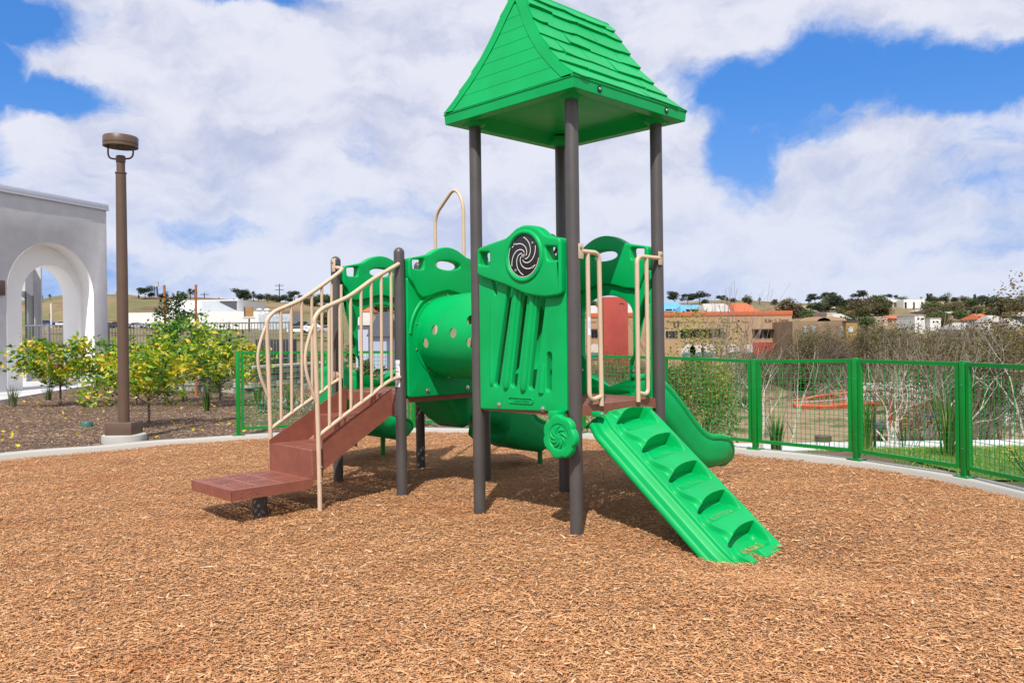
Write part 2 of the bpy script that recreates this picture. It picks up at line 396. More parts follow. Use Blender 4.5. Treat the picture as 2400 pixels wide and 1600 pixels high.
def fbm(x, y, seed, sc):
    r = np.zeros(x.shape); rg = np.random.default_rng(seed)
    for k in range(10):
        a = rg.uniform(0, 6.28); f = sc*rg.uniform(.6, 2.4); r += np.sin((x*math.cos(a)+y*math.sin(a))*f+rg.uniform(0, 6.28))/(f/sc)**.8
    return r/5
HOLLOWS = [(.42, -1.22, .55, .08), (2.42, .475, .40, .05), (2.35, 2.39, .35, .04), (-1.45, 2.2, .40, .03), (.0, 0., .16, .012), (0, .951, .16, .02)]   # worn places, in the play structure's axes
def mulch_z(x, y):
    x = np.asarray(x, float); y = np.asarray(y, float); z = .012*fbm(x, y, 3, 2.2)+.008*fbm(x, y, 5, 9.)
    ax_, ay_ = .4127, 5.4338; w0, w1 = math.sin(.7902), math.cos(.7902); lx_ = (x-ax_)*w0+(y-ay_)*w1; ly_ = -(x-ax_)*w1+(y-ay_)*w0
    for hx_, hy_, hr_, hd_ in HOLLOWS:
        d2 = ((lx_-hx_)**2+(ly_-hy_)**2)/hr_**2; z = z-hd_*np.exp(-d2)+hd_*.06*np.exp(-((np.sqrt(d2)-1.5)/.35)**2)
    return z
def sheet(name, xs, ys, zf, poly, m, keep=None):
    gx, gy_ = np.meshgrid(xs, ys); z = zf(gx, gy_); ok = inside(gx, gy_, poly)
    if keep is not None: ok &= keep(gx, gy_)
    nx = len(xs); V = np.stack([gx, gy_, z], -1).reshape(-1, 3); F = []
    okq = ok[:-1, :-1] & ok[1:, :-1] & ok[:-1, 1:] & ok[1:, 1:]
    idx = np.argwhere(okq); k = idx[:, 0]*nx+idx[:, 1]
    F = np.stack([k, k+1, k+nx+1, k+nx], 1)
    return npmesh(name, V, F, m, smooth=True)
def mulchmat(name, cs, dark, sc=1., wear=None):
    m = bpy.data.materials.new(name); m.use_nodes = True; t = NT(m.node_tree); b = t.n['Principled BSDF']; b.inputs['Roughness'].default_value = .85
    g = t.add('ShaderNodeNewGeometry').outputs['Position']
    v = t.add('ShaderNodeTexVoronoi', {'Vector': t.vm('ADD', t.vm('MULTIPLY', g, (1, 1, 1)).outputs[0], t.noise(30, g, 2, out=1)).outputs[0], 'Scale': 70*sc})
    r = t.add('ShaderNodeSeparateColor', {0: v.outputs['Color']})
    c = t.mix(r.outputs[0], cs[0], cs[1]); c = t.mix(t.ss(r.outputs[1], .6, .9), c, cs[2])
    c = t.mix(t.ss(v.outputs['Distance'], .35, .75), c, dark)
    c = t.mix(t.ss(t.noise(.9, g, 4), .5, .8, 0, .35), c, cs[3])
    t.put(b.inputs['Base Color'], c)
    t.put(b.inputs['Normal'], t.add('ShaderNodeBump', {'Height': t.m('ADD', t.noise(90*sc, g, 4, .7), v.outputs['Distance']), 'Strength': .9, 'Distance': .012}))
    return m
MUL = mulchmat('mulch', [(.54, .28, .13), (.46, .22, .09), (.62, .36, .19), (.44, .19, .075)], (.30, .14, .06))
BED = mulchmat('bed_mulch', [(.26, .16, .10), (.17, .10, .063), (.37, .25, .17), (.20, .115, .07)], (.06, .036, .022), .6)
poly_in = [tuple(p) for p in cl_+nor_*.05]
mulch = sheet('playground_mulch', np.arange(-8.8, 4.3, .06), np.arange(-4.3, 11.5, .06), lambda x, y: mulch_z(x, y)-.006, poly_in, MUL); tag(mulch, kind='structure')
# the brown planting bed on the left
bed_poly = [(-30, 3), (-8.75, 3), (-8.1, 5.7), (-7.1, 7.85), (-5.85, 9.3), (-4.5, 10.3), (-3.6, 10.82), (-2.5, 11.25), (-1.4, 11.45), (-.2, 11.2), (.1, 12.6), (-1.5, 17), (-3.5, 26), (-6, 26), (-6.1, 24), (-12.3, 26), (-11.55, 20.6), (-11.0, 17.5), (-11.3, 15), (-14, 12.5), (-30, 11)]
bed_z = lambda x, y: .03+.03*fbm(x, y, 9, 1.1)+.01*fbm(x, y, 12, 8.)
bed = sheet('planting_bed', np.arange(-22, 1, .12), np.arange(3, 26, .12), bed_z, bed_poly, BED); tag(bed, kind='structure')

def chips(name, poly, zf, region, dens_f, n, lscale, cols, seed, kind='stuff'):
    """thousands of loose splinters: one object, splinters instanced on a cloud of points"""
    rg = np.random.default_rng(seed); x0, x1, y0, y1 = region
    m_ = int(n*1.0); px = rg.uniform(x0, x1, m_*4); py = y0*(y1/y0)**rg.uniform(0, 1, m_*4) if y0 > 0 else rg.uniform(y0, y1, m_*4)
    ok = inside(px, py, poly) & (rg.uniform(0, 1, m_*4) < dens_f(px, py)); px, py = px[ok][:n], py[ok][:n]
    pz = zf(px, py)+rg.uniform(-.002, .010, len(px))
    me = bpy.data.meshes.new(name); me.vertices.add(len(px)); me.vertices.foreach_set('co', np.stack([px, py, pz], 1).astype(np.float32).ravel())
    L = rg.lognormal(0, .45, len(px))*lscale; W = L*rg.uniform(.12, .30, len(px)); T = W*rg.uniform(.25, .6, len(px))
    sc = np.stack([L, np.clip(W, .0022, .010), np.clip(T, .0012, .0045)], 1).astype(np.float32)
    rot = np.stack([rg.normal(0, .15, len(px)), rg.normal(0, .14, len(px)), rg.uniform(0, 6.283, len(px))], 1).astype(np.float32)
    me.attributes.new('sc', 'FLOAT_VECTOR', 'POINT').data.foreach_set('vector', sc.ravel())
    me.attributes.new('ro', 'FLOAT_VECTOR', 'POINT').data.foreach_set('vector', rot.ravel())
    me.attributes.new('var', 'FLOAT', 'POINT').data.foreach_set('value', rg.uniform(0, 1, len(px)).astype(np.float32))
    o = bpy.data.objects.new(name, me); COL.objects.link(o); o['kind'] = kind
    mt = bpy.data.materials.new(name); mt.use_nodes = True; t = NT(mt.node_tree); b = t.n['Principled BSDF']; b.inputs['Roughness'].default_value = .75; b.inputs['Specular IOR Level'].default_value = .3
    a = t.add('ShaderNodeAttribute', attribute_name='var', attribute_type='INSTANCER')
    r = t.add('ShaderNodeValToRGB', {0: a.outputs['Fac']}); els = r.color_ramp.elements
    while len(els) < len(cols): els.new(.5)
    for e, (p, c) in zip(els, cols): e.position = p; e.color = (*c, 1)
    gpos = t.add('ShaderNodeNewGeometry').outputs['Position']
    c = t.mix(t.ss(t.noise(1.1, gpos, 5, .65), .50, .72, 0, .5), r.outputs[0], (cols[1][1][0]*.95, cols[1][1][1]*.66, cols[1][1][2]*.5))
    t.put(b.inputs['Base Color'], c)
    me.materials.append(mt)
    gn = bpy.data.node_groups.new(name, 'GeometryNodeTree'); gn.interface.new_socket('Geometry', in_out='INPUT', socket_type='NodeSocketGeometry'); gn.interface.new_socket('Geometry', in_out='OUTPUT', socket_type='NodeSocketGeometry')
    G = NT(gn); gi = G.add('NodeGroupInput'); go = G.add('NodeGroupOutput')
    cube = G.add('GeometryNodeMeshCone', {'Vertices': 4, 'Radius Top': .28, 'Radius Bottom': .70, 'Depth': 1.})
    tr = G.add('GeometryNodeTransform', {'Geometry': cube, 'Rotation': (0, math.pi/2, 0)})
    sm = G.add('GeometryNodeSetMaterial', {'Geometry': tr}); sm.inputs['Material'].default_value = mt
    inst = G.add('GeometryNodeInstanceOnPoints', {'Points': gi.outputs[0], 'Instance': sm})
    na_ = lambda nm, dt: G.add('GeometryNodeInputNamedAttribute', {'Name': nm}, data_type=dt)
    G.put(inst.inputs['Scale'], na_('sc', 'FLOAT_VECTOR').outputs[0])
    G.put(inst.inputs['Rotation'], G.add('FunctionNodeEulerToRotation', {0: na_('ro', 'FLOAT_VECTOR').outputs[0]}))
    G.put(go.inputs[0], inst)
    md = o.modifiers.new('chips', 'NODES'); md.node_group = gn
    return o
view = lambda x, y: (np.abs(x) < .74*np.maximum(y, 1)+1.2)
chips('wood_chips', poly_in, mulch_z, (-8.4, 4.2, 2.1, 11.3), lambda x, y: np.where(view(x, y), 1., 0.), 660000, .0135,
      [(0., (.30, .125, .05)), (.15, (.46, .225, .092)), (.6, (.59, .305, .14)), (.92, (.65, .37, .185)), (1., (.74, .54, .36))], 21)
chips('long_splinters', poly_in, lambda x, y: mulch_z(x, y)+.005, (-8.4, 4.2, 2.1, 11.3), lambda x, y: np.where(view(x, y), 1., 0.), 4500, .026,
      [(0., (.10, .05, .03)), (.12, (.34, .13, .06)), (.5, (.60, .33, .16)), (.85, (.66, .42, .23)), (1., (.76, .58, .40))], 23)
chips('bed_bark_chips', bed_poly, bed_z, (-16, 0, 6, 24), lambda x, y: np.where(view(x, y), 1., 0.), 90000, .032,
      [(0., (.08, .045, .028)), (.3, (.20, .12, .075)), (.6, (.32, .21, .14)), (.85, (.43, .31, .22)), (1., (.58, .47, .36))], 22)
# concrete plaza on the left
mb = MB(); pl = [(-11.0, 17.55), (-11.5, 20.5), (-12.25, 25.6), (-6.4, 25.6), (-6.6, 26.2), (-34, 26.2), (-34, 12.6), (-14.5, 13.2), (-11.6, 15.2)]
mb.prism(pl[::-1], -.12, .07); plaza = mb.build('pavement', CONC2, kind='structure')
# joints as thin dark strips just above the slab
mb = MB()
for yy in (16.5, 19.2, 22., 24.4): mb.box((-34, yy, .07), (-11.7, yy+.025, .074))
for xx in (-13.6, -16.4, -19.4): mb.box((xx, 13.8, .07), (xx+.025, 26, .074))
mb.build('joint', mat('joint_dark', (.2, .2, .2), .9), plaza)

# ------------------------------------------------------------------ the playground structure
L = .951; TH = .7902
play = empty('playground_structure', (.4127, 5.4338, 0), math.pi/2-TH, 'green plastic play tower with peaked roof, brown steps, crawl tube and slides on the mulch', 'play structure')
PM = Matrix.Translation(play.location) @ Matrix.Rotation(play.rotation_euler.z, 4, 'Z'); PI_ = PM.inverted()
def pray(px, py):
    """ray of the photograph in the structure's own axes"""
    o = PI_ @ Vector((0, 0, CAMZ)); return o, (PI_ @ at(px, py, 1.))-o
corners = {'A': (0, 0), 'B': (0, L), 'C': (L, 0), 'D': (L, L), 'F': (0, 2*L), 'K': (L, 2*L), 'G': (0, 3*L), 'H': (L, 3*L)}
RPOST = .0445
for k, (x, y) in corners.items():
    top = 2.93 if k in 'ABCD' else 2.045
    m = MB(); pr = [(RPOST, -.25), (RPOST, top-.045)]
    pr += [(RPOST*math.cos(a), top-.045+.045*math.sin(a)) for a in np.linspace(.2, math.pi/2, 6)]
    m.lathe(pr, (x, y, 0), 32); m.build('post', POST, play)
def perf(m, x0, x1, y0, y1, z, nx, ny, mx=.05, my=.05, hx=.0165, hy=.0105, t=.006):
    """steel sheet with rows of real holes"""
    for a, b in (((x0, y0), (x1, y0+my)), ((x0, y1-my), (x1, y1)), ((x0, y0+my), (x0+mx, y1-my)), ((x1-mx, y0+my), (x1, y1-my))):
        m.add([(a[0], a[1], z), (b[0], a[1], z), (b[0], b[1], z), (a[0], b[1], z)], [(0, 1, 2, 3)])
    dx = (x1-x0-2*mx)/nx; dy = (y1-y0-2*my)/ny
    for i in range(nx):
        for j in range(ny):
            cx, cy = x0+mx+dx*(i+.5), y0+my+dy*(j+.5)
            O = [(cx+dx/2*a, cy+dy/2*b, z) for a, b in ((1, 0), (1, 1), (0, 1), (-1, 1), (-1, 0), (-1, -1), (0, -1), (1, -1))]
            if (i % 5 == 4) or (j % 7 == 6): m.add([O[7], O[1], O[3], O[5]], [(0, 1, 2, 3)]); continue
            I = [(cx+hx*math.cos(k*math.pi/4), cy+hy*math.sin(k*math.pi/4), z) for k in range(8)]
            B = [(p[0], p[1], z-t) for p in I]
            m.add(O+I+B, [(k, (k+1) % 8, 8+(k+1) % 8, 8+k) for k in range(8)]+[(8+k, 8+(k+1) % 8, 16+(k+1) % 8, 16+k) for k in range(8)])
DZ = .83
def deck(y0):
    m = MB(); e = -.012; c = .062
    perf(m, c, L-c, y0+e, y0+L-e, DZ, 20, 19)
    for s in (0, 1):                                   # strips beside the posts
        xa, xb = (e, c) if s == 0 else (L-c, L-e)
        m.add([(xa, y0+c, DZ), (xb, y0+c, DZ), (xb, y0+L-c, DZ), (xa, y0+L-c, DZ)], [(0, 1, 2, 3)])
    dk = m.build('deck', BROWN, play)
    m = MB(); h = .072
    for a, b in (((c, y0+e), (L-c, y0+e+.004)), ((c, y0+L-e-.004), (L-c, y0+L-e)), ((e, y0+c), (e+.004, y0+L-c)), ((L-e-.004, y0+c), (L-e, y0+L-c))):
        m.box((a[0], a[1], DZ-h), (b[0], b[1], DZ-.0005))
    for px, py in ((c, y0+c), (L-c, y0+c), (L-c, y0+L-c), (c, y0+L-c)):
        pass
    m.build('deck_skirt', BROWN, dk)
    m = MB()
    for k in (1, 2, 3): m.box((.06, y0+L*k/4-.015, DZ-.06), (L-.06, y0+L*k/4+.015, DZ-.008))
    m.build('deck_brace', BROWN, dk)
deck(0); deck(2*L)

MX = lambda x: frame((x, 0, 0), (0, 1, 0), (0, 0, 1), (1, 0, 0))      # (a, z) lies along local y
MY = lambda y: frame((0, y, 0), (1, 0, 0), (0, 0, 1), (0, -1, 0))     # (a, z) lies along local x
def bolt(M, a, z, n, parent, r=.013):
    m = MB(); m.lathe([(r*1.35, 0), (r*1.35, .003), (r, .0035), (r*.8, .009), (0, .012)], n=12, M=M @ Matrix.Translation((a, z, n)) @ (Matrix.Identity(4) if n >= 0 else Matrix.Rotation(math.pi, 4, 'X')))
    return m.build('bolt', STEEL, parent)
def mir(pts): return pts+[(L-a, z) for a, z in pts[::-1]]
hdr_top = [(.05, 1.955), (.20, 1.985), (.27, 2.0), (.315, 2.028), (.37, 2.055), (.43, 2.070), (L/2, 2.074)]
hdr_low = [(L/2-.0, 1.70), (.37, 1.682), (.28, 1.655), (.17, 1.642), (.135, 1.66), (.10, 1.74), (.05, 1.79)]
def header(M, parent, low=None, thick=.085):
    lw = low or hdr_low
    out = hdr_top[:-1]+[(L/2, 2.074)]+[(L-a, z) for a, z in hdr_top[:-1][::-1]]+[(L-a, z) for a, z in lw[1:][::-1]]+lw
    out = rounded(out, .03, 3)
    h1 = rounded([(.09, 1.868), (.205, 1.866), (.212, 1.957), (.085, 1.945)], .02); h2 = [(L-a, z) for a, z in h1]
    h3 = ell(L/2, 1.915, .135, .040, 32)
    return plate('header', out, [h1, h2, h3], thick, M, GREEN, parent, bev=.014, res=4)
# arch panels (slide entrances) between C-D and G-H
def arch_panel(M, inner_n):
    out = [(.05, .79), (.05, 1.78), (.90, 1.78), (.90, .79), (.69, .79), (.69, 1.10), (.728, 1.15), (.728, 1.46)]
    arc = [(L/2+.2525*math.cos(a), 1.46+.15*math.sin(a)) for a in np.linspace(0, math.pi, 20)][1:]
    out = rounded(out, .012, 2)+arc+[(.2245, 1.15), (.26, 1.10), (.26, .79)]
    p = plate('panel', out, [], .05, M, GREEN, play, bev=.010, res=3)
    header(M @ Matrix.Translation((0, 0, inner_n*.012)), p)
    for a in (.225, L-.225): bolt(M, a, 1.02, inner_n*.026, p, .014)
arch_panel(MX(L+.005), -1)
arch_panel(MY(3*L+.005), 1)
# tube panels F-K and B-D
TZ, TR = 1.305, .345
def tube_panel(M, n):
    out = rounded([(.047, .80), (.047, 1.80), (.904, 1.80), (.904, .80)], .03)
    p = plate('panel', out, [ell(L/2, TZ, TR-.03, TR-.03, 48)], .05, M, GREEN, play, bev=.010, res=3)
    low = [(L/2, TZ+TR+.05), (.37, 1.68), (.26, 1.645), (.19, 1.63), (.15, 1.66), (.10, 1.74), (.05, 1.79)]
    header(M @ Matrix.Translation((0, 0, n*.012)), p, low)
    for a, z in ((.25, .85), (.70, .85)): bolt(M, a, z, n*.026, p, .016)
    m = MB()                                             # raised moulding round the tube
    for rr, tr_ in ((TR+.055, .018),):
        pts = [M @ Vector((L/2+rr*math.cos(a), TZ+rr*math.sin(a), n*.018)) for a in np.linspace(math.pi*.02, math.pi*.98, 40)]
        m.tube(pts, tr_, 10)
    m.build('moulding', GREEN, p)
    return p
tube_panel(MY(2*L-.015), 1); tube_panel(MY(L+.02), -1)
# crawl tube
m = MB(); ys = np.linspace(L+.05, 2*L-.035, 26); prof = []
for y in ys:
    t_ = (y-ys[0])/(ys[-1]-ys[0]); r = TR-.012+.030*max(0., math.sin(math.pi*t_))**.55
    prof.append((r, y))
prof = [(TR+.022, ys[0]), (TR+.022, ys[0]+.012), (TR-.004, ys[0]+.014)]+[q for q in prof[1:-1]]+[(TR-.004, ys[-1]-.014), (TR+.022, ys[-1]-.012), (TR+.022, ys[-1])]
def ring(r, y, n=72): return [(L/2+r*math.cos(2*math.pi*k/n), y, TZ+r*math.sin(2*math.pi*k/n)) for k in range(n)]
outer_ = [ring(r, y) for r, y in prof]; inn = [ring(min(r, TR+.02)-.010 if r < TR+.02 else TR-.014, y) for r, y in prof]
m.grid(outer_+inn[::-1]+[outer_[0]], close=True)
tube = m.build('crawl_tube', GREEN, play, sharp=50)
cut = MB(); holes = []
for px, py in ((997, 804), (1020, 773), (1063, 780), (1102, 749)):
    o_, d_ = pray(px, py); best = None
    for k in range(400):
        p = o_+d_*(4.5+k*.01)
        if p.y < 2*L and math.hypot(p.x-L/2, p.z-TZ) < TR+.012: best = p; break
    if best: holes.append((best.y, math.atan2(best.z-TZ, best.x-L/2)))
holes += [(y, math.pi-a) for y, a in holes]+[(1.18, math.pi+.15), (1.18, -.15)]
for y, a in holes:
    dv = Vector((math.cos(a), 0, math.sin(a))); M = frame(Vector((L/2, y, TZ))+dv*.22, dv.cross(Vector((0, 1, 0))), (0, 1, 0), dv)
    cut.lathe([(.040, 0), (.040, .25)], n=20, M=M)
co = cut.build('cut', None, play); bm = bmesh.new(); bm.from_mesh(co.data); bmesh.ops.recalc_face_normals(bm, faces=bm.faces); bm.to_mesh(co.data); bm.free()
bm = bmesh.new(); bm.from_mesh(tube.data); bmesh.ops.remove_doubles(bm, verts=bm.verts, dist=1e-5); bmesh.ops.recalc_face_normals(bm, faces=bm.faces); bm.to_mesh(tube.data); bm.free()
md = tube.modifiers.new('b', 'BOOLEAN'); md.object = co; md.operation = 'DIFFERENCE'; md.solver = 'EXACT'
dg = bpy.context.evaluated_depsgraph_get(); dg.update(); nm = bpy.data.meshes.new_from_object(tube.evaluated_get(dg)); tube.modifiers.clear(); tube.data = nm
bpy.data.objects.remove(co); nm.set_sharp_from_angle(angle=R(45))
for yy, sgn in ((2*L-.047, -1), (L+.062, 1)):
    for k in range(10):
        a = 2*math.pi*(k+.5)/10; m = MB()
        m.lathe([(.011, 0), (.009, .005), (0, .008)], n=10, M=frame((L/2+(TR+.011)*math.cos(a), yy, TZ+(TR+.011)*math.sin(a)), (1, 0, 0), (0, 0, 1) if sgn < 0 else (0, 0, -1), (0, sgn, 0)))
        m.build('bolt', STEEL, tube)

# spiral panel A-B
sp = plate('panel', rounded([(.048, .79), (.048, 1.76), (.903, 1.79), (.903, .765)], .02),
           [slot(.575, 1.63, .722, .965, .052, .056), slot(.430, 1.60, .548, .965, .060, .056), slot(.262, 1.60, .372, .955, .078, .058), slot(.205, 1.165, .213, .945, .046, .050), slot(.738, 1.72, .722, 1.61, .05, .022)],
           .045, MX(-.005), GREEN, play, bev=.010, res=3)
m = MB()
for (a0, z0, a1, z1, r) in ((.775, .945, .762, 1.555, .022), (.628, .925, .506, 1.63, .030), (.455, .915, .348, 1.60, .032), (.282, .905, .26, 1.10, .028)):
    P_ = [Vector((-.018, a0+(a1-a0)*t, z0+(z1-z0)*t)) for t in (0, .03, .1, .5, 1)]
    m.tube([P_[0]-(P_[1]-P_[0])*.9]+P_, [.002, r*.8, r, r, r*.95, r*.8], 16)
m.build('bar', GREEN, sp)
hd = plate('header', rounded([(.872, 1.753), (.868, 1.945), (.70, 1.972), (.565, 1.992), (.515, 2.02), (.46, 2.052), (.385, 2.066), (.31, 2.055), (.25, 2.03), (.202, 1.99), (.166, 1.968), (.049, 1.946), (.049, 1.566), (.188, 1.557), (.30, 1.570), (.387, 1.588), (.579, 1.66), (.829, 1.733)], .035, 4),
           [rounded([(.838, 1.913), (.735, 1.904), (.737, 1.812), (.842, 1.82)], .015), rounded([(.188, 1.90), (.082, 1.887), (.075, 1.80), (.165, 1.804)], .015), ell(.385, 1.85, .150, .150, 40)],
           .095, MX(-.028), GREEN, sp, bev=.018, res=5)
m = MB(); m.tube([(-.072, .385+.166*math.cos(a), 1.85+.166*math.sin(a)) for a in np.linspace(0, 2*math.pi, 49)], .018, 12, cap=False)
m.build('ring', GREEN, sp)
m = MB(); m.lathe([(.150, 0), (.150, .02), (.147, .022), (0, .022)], n=48, M=frame((-.055, .385, 1.85), (0, 0, 1), (0, 1, 0), (-1, 0, 0)))
disc = m.build('disc', BLACK, sp)
m = MB(); DXF = -.0775
def flat_ribbon(m, pts, wd, x):
    pts = [np.array(p) for p in pts]; Lp = []; Rp = []
    for i, p in enumerate(pts):
        t = pts[min(i+1, len(pts)-1)]-pts[max(i-1, 0)]; n = np.array([-t[1], t[0]]); n = n/np.linalg.norm(n)*wd/2
        Lp.append((x, *(p+n))); Rp.append((x, *(p-n)))
    m.grid([Lp, Rp], smooth=False)
for k in range(6):
    a0 = k*math.pi/3+.3; pts = []
    for t in np.linspace(0, 1, 26):
        r = .018+.112*t**.9; a = a0-2.9*t**.62; pts.append((.385+r*math.cos(a), 1.85+r*math.sin(a)))
    flat_ribbon(m, pts[1:], .0052, DXF-.0012)
flat_ribbon(m, [(.385+.1435*math.cos(a), 1.85+.1435*math.sin(a)) for a in np.linspace(-math.pi*.95, math.pi*.15, 40)], .0035, DXF-.0012)
m.build('spiral', WHITE, disc)
for a in (.8, 2.4, 3.9, 5.4):
    m = MB(); m.lathe([(.011, 0), (.009, .006), (0, .009)], n=12, M=frame((DXF, .385+.122*math.cos(a), 1.85+.122*math.sin(a)), (0, 0, 1), (0, 1, 0), (-1, 0, 0))); m.build('bolt', STEEL, disc)
m = MB(); m.lathe([(.017, 0), (.014, .01), (0, .013)], n=16, M=frame((DXF, .385, 1.85), (0, 0, 1), (0, 1, 0), (-1, 0, 0))); m.build('knob', STEEL, disc)
for a, z in ((.70, .806), (.268, .80)): bolt(MX(-.005), a, z, -.0225, sp, .015)
# the maker's oval plate with raised letters
pl_ = plate('name_plate', slot(.575, .848, .375, .848, .042), [slot(.575, .848, .375, .848, .034)], .010, MX(-.030), GREEN, sp, bev=.003)
text_mesh('lettering', 'GameTime', .034, frame((-.0275, .475, .847), (0, -1, 0), (0, 0, 1), (-1, 0, 0)), GREEN, pl_, .004)
# flower shaped plate hanging below the deck
out = []
for k in range(96):
    a = 2*math.pi*k/96; fr_ = (a*7/math.pi/2) % 1; r = .128+.020*math.sin(fr_*math.pi)**.6*(.6+.4*fr_); out.append((.028+r*math.cos(a), .638+r*1.02*math.sin(a)))
fl = plate('flower_plate', out, [ell(.028, .638, .078, .078, 32)], .055, MX(-.115), GREEN, play, bev=.016, res=4)
m = MB(); m.lathe([(.082, 0), (.082, .008), (0, .018)], n=32, M=frame((-.128, .028, .638), (0, 0, 1), (0, 1, 0), (-1, 0, 0)))
for k in range(9):
    a0 = 2*math.pi*k/9; pts = [(-.140-.004*math.sin(math.pi*t), .028+(.018+.058*t)*math.cos(a0+1.1*t), .638+(.018+.058*t)*math.sin(a0+1.1*t)) for t in np.linspace(0, 1, 8)]
    m.tube(pts, [.001, .003, .005, .006, .006, .005, .003, .001], 6)
m.build('swirl', GREEN, fl)
m = MB(); m.box((-.105, .07, .745), (-.012, .15, .80), ch=.006); m.build('bracket', GREEN, fl)

# inside wheel of black plastic on the post side
c_ = PI_ @ at(1288, 575, 6.0); m = MB()
m.tube([(c_.x+.0, c_.y+.075*math.cos(a), c_.z+.075*math.sin(a)) for a in np.linspace(0, 2*math.pi, 33)], .011, 10, cap=False)
for k in range(3): a = 2*math.pi*k/3; m.tube([(c_.x, c_.y, c_.z), (c_.x, c_.y+.075*math.cos(a), c_.z+.075*math.sin(a))], .008, 8)
m.tube([(c_.x, c_.y, c_.z), (-.03, c_.y, c_.z)], .01, 8); m.build('wheel', BLACK, play)

# ---- stairs
st = MB(); perf(st, -1.49, -.845, 1.885, 2.535, .245, 14, 16,   .06, .05, .016, .010)
for a, b in (((-1.49, 1.885), (-1.486, 2.535)), ((-1.49, 1.885), (-.845, 1.889)), ((-1.49, 2.531), (-.845, 2.535))): st.box((a[0], a[1], .170), (b[0], b[1], .2449))
stairs = st.build('stairs', BROWN, play)
for i, (x0, x1, zz) in enumerate(((-.84, -.43, .455), (-.43, -.03, .66))):
    m = MB(); perf(m, x0, x1, 1.905, 2.545, zz, 9, 14, .045, .05, .015, .010); m.build('tread', BROWN, stairs)
    m = MB(); m.box((x0-.004, 1.905, zz-.215), (x0, 2.545, zz-.001)); m.build('riser', BROWN, stairs)
m = MB(); m.box((-.034, 1.905, .66), (-.03, 2.545, .826)); m.build('riser', BROWN, stairs)
for yy, x0 in ((1.89, -.755), (2.55, -.842)):
    m = MB(); dz = 0 if yy < 2 else -.02
    m.prism([(x0, .295-.0+dz*2), (-.105, .673), (-.105, .884), (x0, .530+(dz*2.2 if dz else 0))], 0, .006, frame((0, yy, 0), (1, 0, 0), (0, 0, 1), (0, -1, 0))); m.build('stringer', BROWN, stairs)
m = MB(); m.box((-.845, 1.885, .245), (-.755, 1.889, .457)); m.box((-.845, 1.884, .235), (-.80, 1.888, .46)); m.build('end_plate', BROWN, stairs)
m = MB(); m.lathe([(.055, -.2), (.055, .175)], (-1.16, 2.11, 0), 28); m.build('leg', POST, stairs)
for x, y, z in ((-1.35, 1.8845, .215), (-1.30, 1.8845, .205), (-.92, 1.8845, .215), (-1.42, 1.8845, .222), (-1.42, 1.8845, .195)):
    m = MB(); m.lathe([(.006, 0), (.004, .003), (0, .004)], n=8, M=frame((x, y, z), (1, 0, 0), (0, 0, 1), (0, -1, 0))); m.build('rivet', BROWN, stairs)
def handrail(y, flip):
    top = [(-.05, y, 1.893), (-.28, y, 1.772), (-.50, y, 1.634), (-.64, y, 1.572), (-.755, y, 1.523), (-.815, y, 1.46), (-.822, y, 1.38), (-.812, y, 1.0), (-.80, y, .4), (-.795, y, -.2)]
    if flip: top = [(-.03, 2.80, 1.935), (-.05, 2.74, 1.93), (-.085, y+.03, 1.90)]+top[1:]
    else: top = [(-.02, 1.90, 1.905)]+top
    m = MB(); m.tube([Vector(p) for p in catmull(top, 5)], .0175, 12); hr = m.build('handrail', TAN, play)
    low = [(-.795, y, .570), (-.55, y, .715), (-.33, y, .835), (-.22, y, .905), (-.12, y, .955), (-.03, y+(.0 if not flip else .17), .975)]
    m = MB(); m.tube([Vector(p) for p in catmull(low, 5)], .0155, 12); m.build('lower_rail', TAN, hr)
    tx = [p[0] for p in top if p[2] > 1.5 and abs(p[1]-y) < .01][::-1]; tz_ = [p[2] for p in top if p[2] > 1.5 and abs(p[1]-y) < .01][::-1]
    for k in range(7):
        x = -.70+k*.098; zt = float(np.interp(x, tx, tz_)); zb = float(np.interp(x, [p[0] for p in low], [p[2] for p in low]))
        m = MB(); m.tube([(x-.004, y, zb), (x+.004, y, zt)], .0125, 10); m.build('baluster', TAN, hr)
    m = MB(); m.tube([Vector(p) for p in catmull([(-.818, y, 1.43), (-.86, y, 1.34), (-.897, y, 1.22), (-.905, y, 1.12), (-.885, y, 1.0), (-.845, y, .895), (-.808, y, .80)], 5)], .0125, 10); m.build('loop', TAN, hr)
    if flip:
        m = MB(); m.box((-.05, 2.79, 1.90), (-.042, 2.845, 2.02), ch=.002); m.build('bracket', TAN, hr); m = MB(); m.box((-.06, 2.77, .94), (-.04, 2.84, 1.0), ch=.002); m.build('bracket', TAN, hr)
        for z in (1.985, .925): bolt(MX(-.042), 2.825, z, -.008, hr, .009)
    else:
        for z in (.22, .33): bolt(MY(y), -.79, z, .0155, hr, .008)
handrail(1.868, False); handrail(2.60, True)
